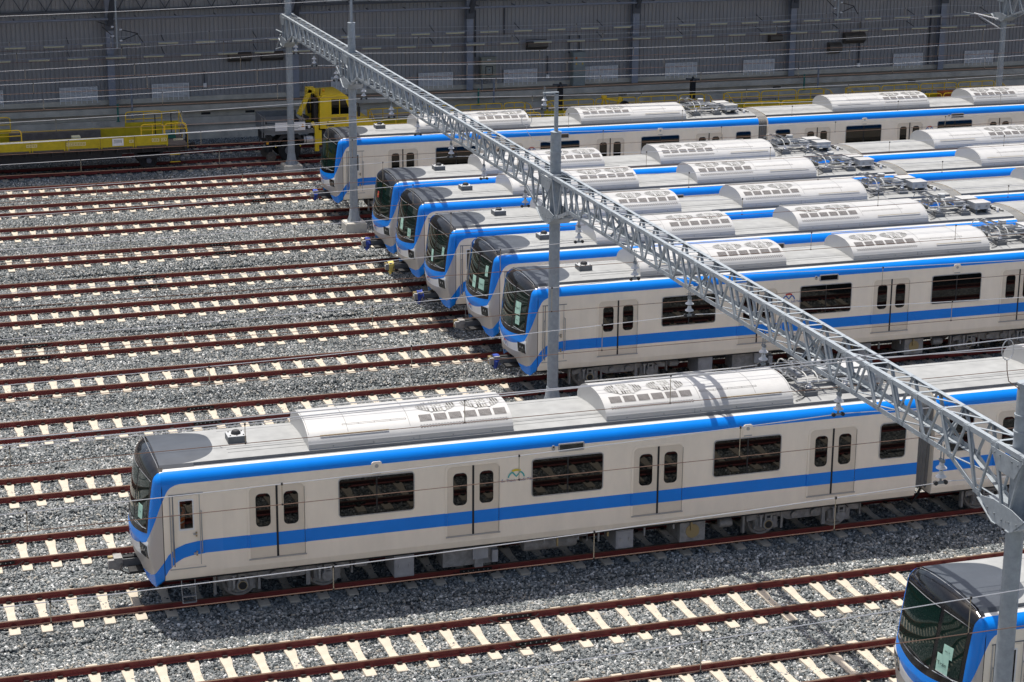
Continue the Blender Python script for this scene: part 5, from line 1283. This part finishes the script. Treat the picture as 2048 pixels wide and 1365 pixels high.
for z in (1.56, 1.50, 1.44): sg.box(10.55, 10.95, -1.368, -1.365, z, z+.02, 'steel_dark')
obj('notice_plate', sg, wg)
mk = MB()
for a, b_, z0, z1 in ((8.3, 9.2, 1.40, 1.56), (12.4, 12.75, 1.42, 1.58), (12.85, 13.1, 1.42, 1.58), (13.45, 13.9, 1.44, 1.52), (6.4, 6.9, 1.42, 1.56), (11.3, 11.5, 1.42, 1.56)):
    ring(mk, [(a, z0), (b_, z0), (b_, z1), (a, z1)], [(a+.02, z0+.02), (b_-.02, z0+.02), (b_-.02, z1-.02), (a+.02, z1-.02)], -1.358, .003, 'tube_lamp')
    k = a + .06
    while k < b_ - .06: mk.box(k, k+.03, -1.362, -1.358, z0+.045, z1-.045, 'tube_lamp'); k += .075
obj('stencil_marks', mk, wg)
cg = MB(); cg.box(6.2, 6.9, -.6, .2, 1.24, 1.5, 'hood_metal'); cg.box(8.7, 9.1, -.2, .3, 1.24, 1.62, 'tube_lamp'); cg.box(5.8, 10.2, .9, 1.2, 1.24, 1.7, 'wood_deck')
tag(obj('loose_planks', cg, None, (1.2, TY[1], 0)), 'brown planks and a carton lying on the lone yellow wagon', 'cargo')
gc = MB(); gc.box(0, .5, 0, .35, 0, .18, 'green_crate'); gc.box(-.03, .53, -.03, .38, .18, .22, 'green_crate'); tag(obj('green_crate', gc, None, (1.2 + 13.3, TY[1] + .2, 1.24 + .02)), 'small green crate on the end of the lone yellow wagon', 'crate')
WZ = (1.16, 1.52)
for x0, x1, lb in ((24.9, 33.9, 'yellow railed wagon behind the train cab, next to the crane truck'), (34.7, 44.2, 'yellow railed wagon carrying a small yellow winch between the black posts'), (44.9, 51.4, 'yellow railed wagon behind the pantograph of the farthest train'), (52.3, 62.2, 'yellow railed wagon with an orange and a green crate on board')):
    L_ = x1 - x0; sec = []; a = .25
    while a < L_ - 1.2:
        b_ = min(a + rnd.choice((2.3, 2.6, 2.1)), L_ - .25); sec.append((a, b_, .44)); a = b_ + .12
    t, _ = make_wagon(x0, x1, lb, sec, [(a, b_, .56) for a, b_, _ in sec], WZ, False)
    e = MB()
    for xe, dx in ((0.2, -.0), (L_-.2, .0)):
        e.tube([(xe, 1.3, 1.5), (xe, 1.3, 2.05), (xe, .6, 2.05), (xe, -.3, 1.7), (xe, -1.3, 1.62), (xe, -1.3, 1.2)], .022, 'yellow_rail', 6); e.tube([(xe, .5, 1.24), (xe, .5, 2.05)], .02, 'yellow_rail', 6)
    obj('end_railing', e, t)
wn_ = thing('hand_winch', (37.6, TY[1] + .6, 1.24), 'small yellow winch with a spoked wheel standing on a railed wagon', 'winch')
m = MB()
for x in (0, .9): m.bar((x, 0, 0), (x + .25, 0, 1.0), .08, .08, 'yellow_rail'); m.bar((x + .6, 0, 0), (x + .3, 0, 1.0), .08, .08, 'yellow_rail')
m.bar((.25, 0, .95), (1.3, 0, .75), .1, .1, 'yellow_rail'); m.box(.15, .4, -.1, .1, .95, 1.1, 'yellow_rail'); obj('frame', m, wn_)
m = MB(); m.lathe((1.4, -.15, .5), [(.30, 0), (.30, .08), (.22, .08), (.22, 0)], 'chassis_black', 18, 'y')
for k in range(6): a = math.pi*k/3; m.bar((1.4, -.11, .5), (1.4 + .24*math.cos(a), -.11, .5 + .24*math.sin(a)), .05, .03, 'yellow_rail', (0, 1, 0))
obj('wheel', m, wn_)
for x, c, nm in ((58.0, 'orange_crate', 'orange'), (59.4, 'green_crate', 'green')):
    q = MB(); q.box(0, .95, 0, .5, 0, .42, c); q.box(-.03, .98, -.03, .53, .42, .47, c)
    for k in range(4): q.box(.1 + .24*k, .14 + .24*k, -.02, 0, .05, .4, c)
    tag(obj('crate', q, None, (x, TY[1] + .3, 1.24)), f'{nm} crate on the railed wagon beside the distant gantry pole', 'crate', 'crates on the wagon')

# ------------------------------------------------------------------ road-rail crane truck
tk = thing('crane_truck', (0, TY[1], 0), 'yellow road-rail crane truck with a warning sign on its grey body', 'truck')
c = MB()
side = [(22.02, 1.62), (24.85, 1.55), (24.95, 1.75), (24.7, 1.95), (23.95, 2.08), (23.5, 3.18), (23.25, 3.33), (22.2, 3.30), (22.05, 3.15)]
c.prism(side, -1.18, 1.18, 'yellow_cab', 'y'); cab = obj('cab', c, tk)
q = MB(); plate(q, [(22.62, 2.32), (23.62, 2.32), (23.33, 3.08), (22.62, 3.08)], -1.181, .012, 'glass_side'); obj('side_window', q, cab)
q = MB(); q.box(23.02, 23.06, -1.20, -1.18, 2.30, 3.1, 'yellow_cab'); ring(q, [(22.55, 2.25), (23.72, 2.25), (23.4, 3.15), (22.55, 3.15)], [(22.62, 2.32), (23.62, 2.32), (23.33, 3.08), (22.62, 3.08)], -1.181, .02, 'yellow_cab'); q.box(22.35, 22.75, -1.19, -1.18, 1.74, 1.80, 'chassis_black')
for k in range(12): q.box(22.62 + .065*k, 22.66 + .065*k, -1.186, -1.18, 2.02, 2.14, 'hood_metal')
obj('cab_door', q, cab)
q = MB(); q.add([(22.04, y, z) for y, z in ((.95, 2.35), (-.95, 2.35), (-.9, 3.1), (.9, 3.1))], [(0, 1, 2, 3)], 'glass_side'); obj('rear_window', q, cab, (-.035, 0, 0))
q = MB(); q.add([(23.95 + .01, 1.0, 2.14), (23.95 + .01, -1.0, 2.14), (23.53, -1.0, 3.1), (23.53, 1.0, 3.1)], [(0, 3, 2, 1)], 'glass_side'); q.tube([(23.9, -.5, 2.2), (23.7, .2, 2.7)], .012, 'rubber', 4); obj('windscreen', q, cab, (.012, 0, 0))
q = MB(); q.tube([(23.7, -1.2, 3.0), (23.95, -1.45, 2.85), (23.98, -1.45, 2.2)], .018, 'rubber', 5); q.box(23.9, 24.02, -1.52, -1.38, 2.2, 2.7, 'chassis_black'); q.lathe((22.5, 0, 3.32), [(.06, 0), (.06, .1), (.03, .14)], 'lamp_orange', 8); q.tube([(22.1, -.9, 3.25), (22.12, -.9, 3.6)], .03, 'chassis_black', 6); obj('mirror', q, cab)
b = MB(); b.box(19.25, 21.95, -1.12, 1.12, 1.42, 1.62, 'truck_grey'); b.box(19.25, 21.3, -1.15, -1.08, 1.62, 1.95, 'truck_grey'); b.box(19.25, 21.3, 1.08, 1.15, 1.62, 2.25, 'truck_grey'); b.box(19.2, 19.27, -1.12, 1.12, 1.5, 2.25, 'truck_grey'); b.box(19.4, 21.2, -.9, .9, 1.62, 2.0, 'truck_grey'); b.lathe((20.8, -.9, 2.05), [(.22, 0), (.22, .5)], 'chassis_black', 14, 'y')
for x in (19.1, 19.22): b.tube([(x, -1.1, 1.3), (x, -1.1, 2.4)], .03, 'truck_grey', 6)
obj('tool_body', b, tk)
b = MB(); b.box(19.75, 21.27, -1.175, -1.155, 1.60, 2.02, 'vent_white')
for k in range(11): b.box(20.4 + .05*k, 20.43 + .05*k, -1.178, -1.175, 1.80, 1.86, 'steel_dark')
b.box(20.4, 21.0, -1.178, -1.175, 1.73, 1.745, 'steel_dark'); b.box(20.4, 20.9, -1.178, -1.175, 1.68, 1.695, 'steel_dark')
b.add([(21.06, -1.178, 1.76), (21.24, -1.178, 1.76), (21.15, -1.178, 1.93)], [(0, 1, 2)], 'lamp_orange'); b.add([(21.14, -1.18, 1.79), (21.16, -1.18, 1.79), (21.155, -1.18, 1.87), (21.145, -1.18, 1.87)], [(0, 1, 2, 3)], 'chassis_black')
obj('warning_sign', b, tk)
b = MB(); b.box(19.4, 24.9, -.45, .45, .78, 1.05, 'chassis_black'); b.box(19.3, 19.6, -1.05, 1.05, .95, 1.35, 'chassis_black'); b.box(21.9, 22.4, -1.0, 1.0, .8, 1.5, 'chassis_black')
b.prism([(19.95, .98), (19.85, 1.15), (20.05, 1.38), (20.95, 1.38), (21.15, 1.12), (21.08, .98), (20.85, 1.22), (20.15, 1.22)], -1.15, -.72, 'chassis_black', 'y'); obj('chassis', b, tk)
for x in (20.5, 23.75):
    for s in (-1, 1):
        w = MB(); w.lathe((0, 0, 0), [(.38, -.02*s), (.50, 0), (.56, .05*s), (.56, .28*s), (.50, .33*s), (.30, .31*s), (.27, .24*s), (.10, .24*s)], 'tyre', 24, 'y'); w.lathe((0, .2*s, 0), [(.26, 0), (.24, .06*s), (.08, .1*s)], 'truck_grey', 14, 'y'); obj('wheel', w, tk, (x, s*.72, .56))
for x in (19.6, 24.9):
    for s in (-1, 1):
        w = MB(); w.lathe((0, 0, 0), [(.26, 0), (.26, .03*s), (.23, .032*s), (.22, .12*s), (.1, .12*s), (.08, .16*s)], 'hood_metal', 18, 'y'); obj('rail_wheel', w, tk, (x, s*.70, .23))
b = MB(); b.bar((19.6, 0, .3), (19.7, 0, 1.0), .9, .2, 'chassis_black'); b.tube([(19.25, -.9, 1.55), (19.0, -1.0, 1.3), (18.95, -1.0, .95), (19.2, -.95, .8)], .025, 'rubber', 6); b.tube([(19.3, -.95, 1.5), (19.5, -1.1, 1.25), (19.4, -1.1, .9)], .03, 'rubber', 6); b.box(19.3, 19.42, -1.12, -1.0, .95, 1.05, 'lamp_orange'); obj('rail_guide', b, tk)
for x in (19.75, 21.0):
    q = MB(); q.lathe((x, -1.15, .82), [(.04, 0), (.04, -.03)], 'flag_yellow', 8, 'y'); q.box(x-.03, x+.03, -1.15, -1.05, .8, .95, 'chassis_black'); obj('marker_lamp', q, tk)
b = MB(); b.lathe((21.18, -.95, 1.06), [(.05, 0), (.24, .02), (.25, .06), (.25, .54), (.24, .58), (.05, .60)], 'steel_tank', 16, 'x')
for x in (21.28, 21.68): b.lathe((x, -.95, 1.06), [(.256, 0), (.256, .04)], 'chassis_black', 16, 'x')
obj('fuel_tank', b, tk)
b = MB(); b.bar((21.66, -.1, 1.5), (21.66, -.1, 3.45), .26, .24, 'yellow_cab', (0, 1, 0)); b.box(21.80, 22.0, -.85, .85, 1.5, 3.05, 'chassis_black'); b.bar((21.72, -.42, 3.5), (21.12, -.42, 2.25), .2, .26, 'yellow_cab', (0, 1, 0)); b.box(21.55, 21.95, -.55, .05, 3.35, 3.58, 'yellow_cab'); b.tube([(21.7, -.25, 2.3), (21.55, -.42, 3.0)], .09, 'chassis_black', 10); b.bar((21.15, -.42, 2.3), (21.6, -.42, 2.05), .18, .2, 'chassis_black', (0, 1, 0)); b.tube([(21.95, .1, 1.8), (22.0, .1, 3.2)], .03, 'rubber', 6); obj('crane', b, tk)  # includes an added black slab that darkens the gap between crane and cab
b = MB(); b.bar((21.85, -1.12, .58), (21.85, -1.12, 1.85), .20, .16, 'yellow_cab', (0, 1, 0)); b.bar((21.66, -1.0, 1.95), (21.80, -1.0, 1.7), .15, .15, 'yellow_cab', (0, 1, 0)); b.box(21.95, 22.1, -1.2, -1.05, .8, 1.55, 'yellow_cab'); b.box(21.74, 21.96, -1.22, -1.02, .50, .58, 'yellow_cab'); obj('outrigger', b, tk)
b = MB(); b.box(21.35, 21.75, -1.0, -.4, 1.42, 1.85, 'chassis_black'); b.lathe((21.5, -1.0, 1.72), [(.07, 0), (.07, -.04)], 'vent_white', 10, 'y'); b.lathe((21.65, -1.0, 1.60), [(.05, 0), (.05, -.04)], 'vent_white', 10, 'y'); obj('hydraulic_block', b, tk)

# ------------------------------------------------------------------ driver standing in the cab
def make_person():
    J = {'pelvis': (0, 0, .95, .15), 'belly': (0, 0, 1.10, .14), 'chest': (0, 0, 1.32, .165), 'neckb': (0, 0, 1.47, .07), 'neck': (0, .01, 1.54, .055), 'head': (0, .02, 1.64, .095), 'crown': (0, .01, 1.73, .075)}
    for s_, n in ((-1, 'l'), (1, 'r')):
        J.update({'hip'+n: (s_*.10, 0, .90, .10), 'knee'+n: (s_*.11, .02, .50, .065), 'ankle'+n: (s_*.11, -.01, .09, .045), 'toe'+n: (s_*.12, .14, .04, .038),
                  'sh'+n: (s_*.19, 0, 1.42, .065), 'el'+n: (s_*.25, .03, 1.14, .045), 'wr'+n: (s_*.20, .24, 1.06, .032), 'ha'+n: (s_*.17, .33, 1.07, .036)})
    E = [('pelvis', 'belly'), ('belly', 'chest'), ('chest', 'neckb'), ('neckb', 'neck'), ('neck', 'head'), ('head', 'crown')]
    for n in 'lr': E += [('pelvis', 'hip'+n), ('hip'+n, 'knee'+n), ('knee'+n, 'ankle'+n), ('ankle'+n, 'toe'+n), ('chest', 'sh'+n), ('sh'+n, 'el'+n), ('el'+n, 'wr'+n), ('wr'+n, 'ha'+n)]
    for n, s_ in (('l', -1), ('r', 1)):
        for k, (dx, dy, dz) in enumerate(((-.03, .08, .01), (-.01, .10, .012), (.012, .095, .01), (.03, .08, .0), (s_*-.05, .03, .0))):
            J['f%d%s' % (k, n)] = (s_*.17 + dx, .33 + dy*.6, 1.07 + dz, .011); J['g%d%s' % (k, n)] = (s_*.17 + dx*1.2, .33 + dy, 1.05 + dz, .008)
            E += [('ha'+n, 'f%d%s' % (k, n)), ('f%d%s' % (k, n), 'g%d%s' % (k, n))]
    names = list(J); me = bpy.data.meshes.new('body'); me.from_pydata([J[n][:3] for n in names], [(names.index(a), names.index(b)) for a, b in E], [])
    o = bpy.data.objects.new('body', me); COL.objects.link(o)
    md = o.modifiers.new('skin', 'SKIN'); sv = me.skin_vertices[0].data if me.skin_vertices else None
    if sv is None:
        import bmesh
        bm = bmesh.new(); bm.from_mesh(me); bm.verts.layers.skin.verify(); bm.to_mesh(me); bm.free(); sv = me.skin_vertices[0].data
    for i, n in enumerate(names): sv[i].radius = (J[n][3],)*2; sv[i].use_root = (n == 'pelvis')
    o.modifiers.new('sub', 'SUBSURF').levels = 1; o.modifiers['sub'].render_levels = 1
    dg = bpy.context.evaluated_depsgraph_get(); m2 = bpy.data.meshes.new_from_object(o.evaluated_get(dg)); bpy.data.objects.remove(o)
    m2.materials.clear()
    for q in ('dark_trousers', 'skin'): m2.materials.append(MATS[q])
    for p in m2.polygons:
        z = p.center.z; arm = abs(p.center.x) > .17 and z > .98 and p.center.y > .05
        p.material_index = 1 if z > 1.48 or (arm and z < 1.2) else 0; p.use_smooth = True
    return m2
pr_ = thing('person', (LEADX[13] + 1.31, TY[13] - 1.17, 1.16), 'person in an orange high-visibility vest standing behind the cab door window', 'person', rz=math.pi/2)
obj('body', make_person(), pr_)
vst = MB(); lv = [(.90, .185, .135), (1.02, .185, .14), (1.2, .20, .155), (1.34, .215, .165), (1.43, .20, .13), (1.49, .10, .09)]
V = []; n_ = 20
for z, rx, ry in lv: V += [(rx*math.cos(2*math.pi*k/n_), ry*math.sin(2*math.pi*k/n_), z) for k in range(n_)]
vst.add(V, [(i*n_+k, i*n_+(k+1) % n_, (i+1)*n_+(k+1) % n_, (i+1)*n_+k) for i in range(len(lv)-1) for k in range(n_)], 'orange_vest', True)
for z, rx, ry in ((1.06, .192, .148), (1.22, .205, .161)):
    vst.add([(rx*math.cos(2*math.pi*k/n_), ry*math.sin(2*math.pi*k/n_), z + dz) for dz in (0, .05) for k in range(n_)], [(k, (k+1) % n_, n_+(k+1) % n_, n_+k) for k in range(n_)], 'hi_vis', True)
obj('vest', vst, pr_)
hr = MB(); hr.lathe((0, .01, 1.66), [(.10, 0), (.108, .04), (.095, .09), (.05, .125), (.01, .135)], 'hair', 14); obj('hair', hr, pr_)
fc = MB(); fc.lathe((0, .122, 1.625), [(.014, -.02), (.018, 0), (.008, .03)], 'skin', 6); fc.box(-.025, .025, .112, .12, 1.588, 1.594, 'orange_crate')
for s_ in (-1, 1): fc.lathe((s_*.035, .105, 1.652), [(.011, 0), (.011, .012)], 'hair', 8, 'y'); fc.lathe((s_*.098, .02, 1.635), [(.012, -.025), (.02, 0), (.012, .025)], 'skin', 6)
obj('face', fc, pr_)

# cloth and tape on some of the couplers
mat('blue_cloth', (0.02, 0.05, 0.28), 0.8, 0, 0.2, 10); mat('yellow_tape', (0.6, 0.48, 0.12), 0.7)
for k, m in ((4, 'blue_cloth'), (6, 'blue_cloth'), (8, 'blue_cloth'), (10, 'blue_cloth'), (7, 'yellow_tape')):
    q = MB(); rs = random.Random(k); n = 10; V = []
    for i, x in enumerate((-.14, -.06, .02, .08)):
        V += [(x + rs.uniform(-.02, .02), (.20 + rs.uniform(-.03, .04))*math.cos(2*math.pi*j/n), .88 + (.20 + rs.uniform(-.03, .04))*math.sin(2*math.pi*j/n) - (.12 if 6 <= j <= 8 and i == 1 else 0)) for j in range(n)]
    q.add(V, [(i*n+j, i*n+(j+1) % n, (i+1)*n+(j+1) % n, (i+1)*n+j) for i in range(3) for j in range(n)], m)
    tag(obj('coupler_cover', q, None, (LEADX[k], TY[k], 0)), {4: 'blue cloth wrapped on the coupler of the train beside the crane truck', 6: 'blue cloth wrapped on the coupler of the red flag train', 8: 'blue cloth wrapped on the coupler of the single paper train', 10: 'blue cloth wrapped on the coupler of the Train 7 train', 7: 'yellowish cover on the coupler of the train with two low papers'}[k], 'cover', 'coupler covers')
# second loop of cable by the near pole, hanging contact-wire arms under the canopy
lp = MB(); lp.tube([(19.43 + .12*math.sin(a), 30.5, 9.40 + .19*math.cos(a)) for a in np.linspace(.2, 6.1, 20)], .010, 'wire_steel', 5)
lp.tube([(19.43, 30.5, 9.2), (19.45, 30.5, 9.0), (19.5, 30.5, 8.8), (19.75, 30.48, 8.62), (19.95, 30.5, 8.55)], .009, 'wire_copper', 5)
tag(obj('cable_loop', lp), 'coiled cable loop beside the pole with the big bracket', 'cable', 'cable loops')
def drop_arm(x, zb, label):
    t = thing('cantilever_arm', (x, 101.5, 0), label, 'bracket', 'hanging brackets')
    m = MB(); m.tube([(0, 0, zb), (0, 0, 13.2)], .045, 'galvanised', 8); obj('drop_post', m, t)
    m = MB()
    for a, b in (((-.9, 0, zb+1.35), (-.12, 0, zb+1.05)), ((.12, 0, zb+.95), (1.05, .1, zb+.70)), ((-.7, 0, zb+1.1), (-.12, 0, zb+.55)), ((.12, 0, zb+.35), (1.05, .1, zb+.68)), ((1.0, .1, zb+.7), (1.3, .1, zb+.25))): m.tube([a, b], .025, 'chassis_black', 6)
    obj('arm', m, t)
    for c in ((-.2, 0, zb+1.08), (.2, 0, zb+.93), (-.2, 0, zb+.62), (.2, 0, zb+.38)):
        i = MB(); i.lathe((c[0]-.07, c[1], c[2]), [(.03, 0), (.06, .02), (.04, .05), (.06, .08), (.04, .11), (.03, .14)], 'porcelain', 10, 'x'); obj('insulator', i, t)
drop_arm(12.55, 5.55, 'black hanging bracket with white insulators before the lattice girt over the lone wagon')
drop_arm(52.15, 5.75, 'black hanging bracket with white insulators over the wagon with the crates')
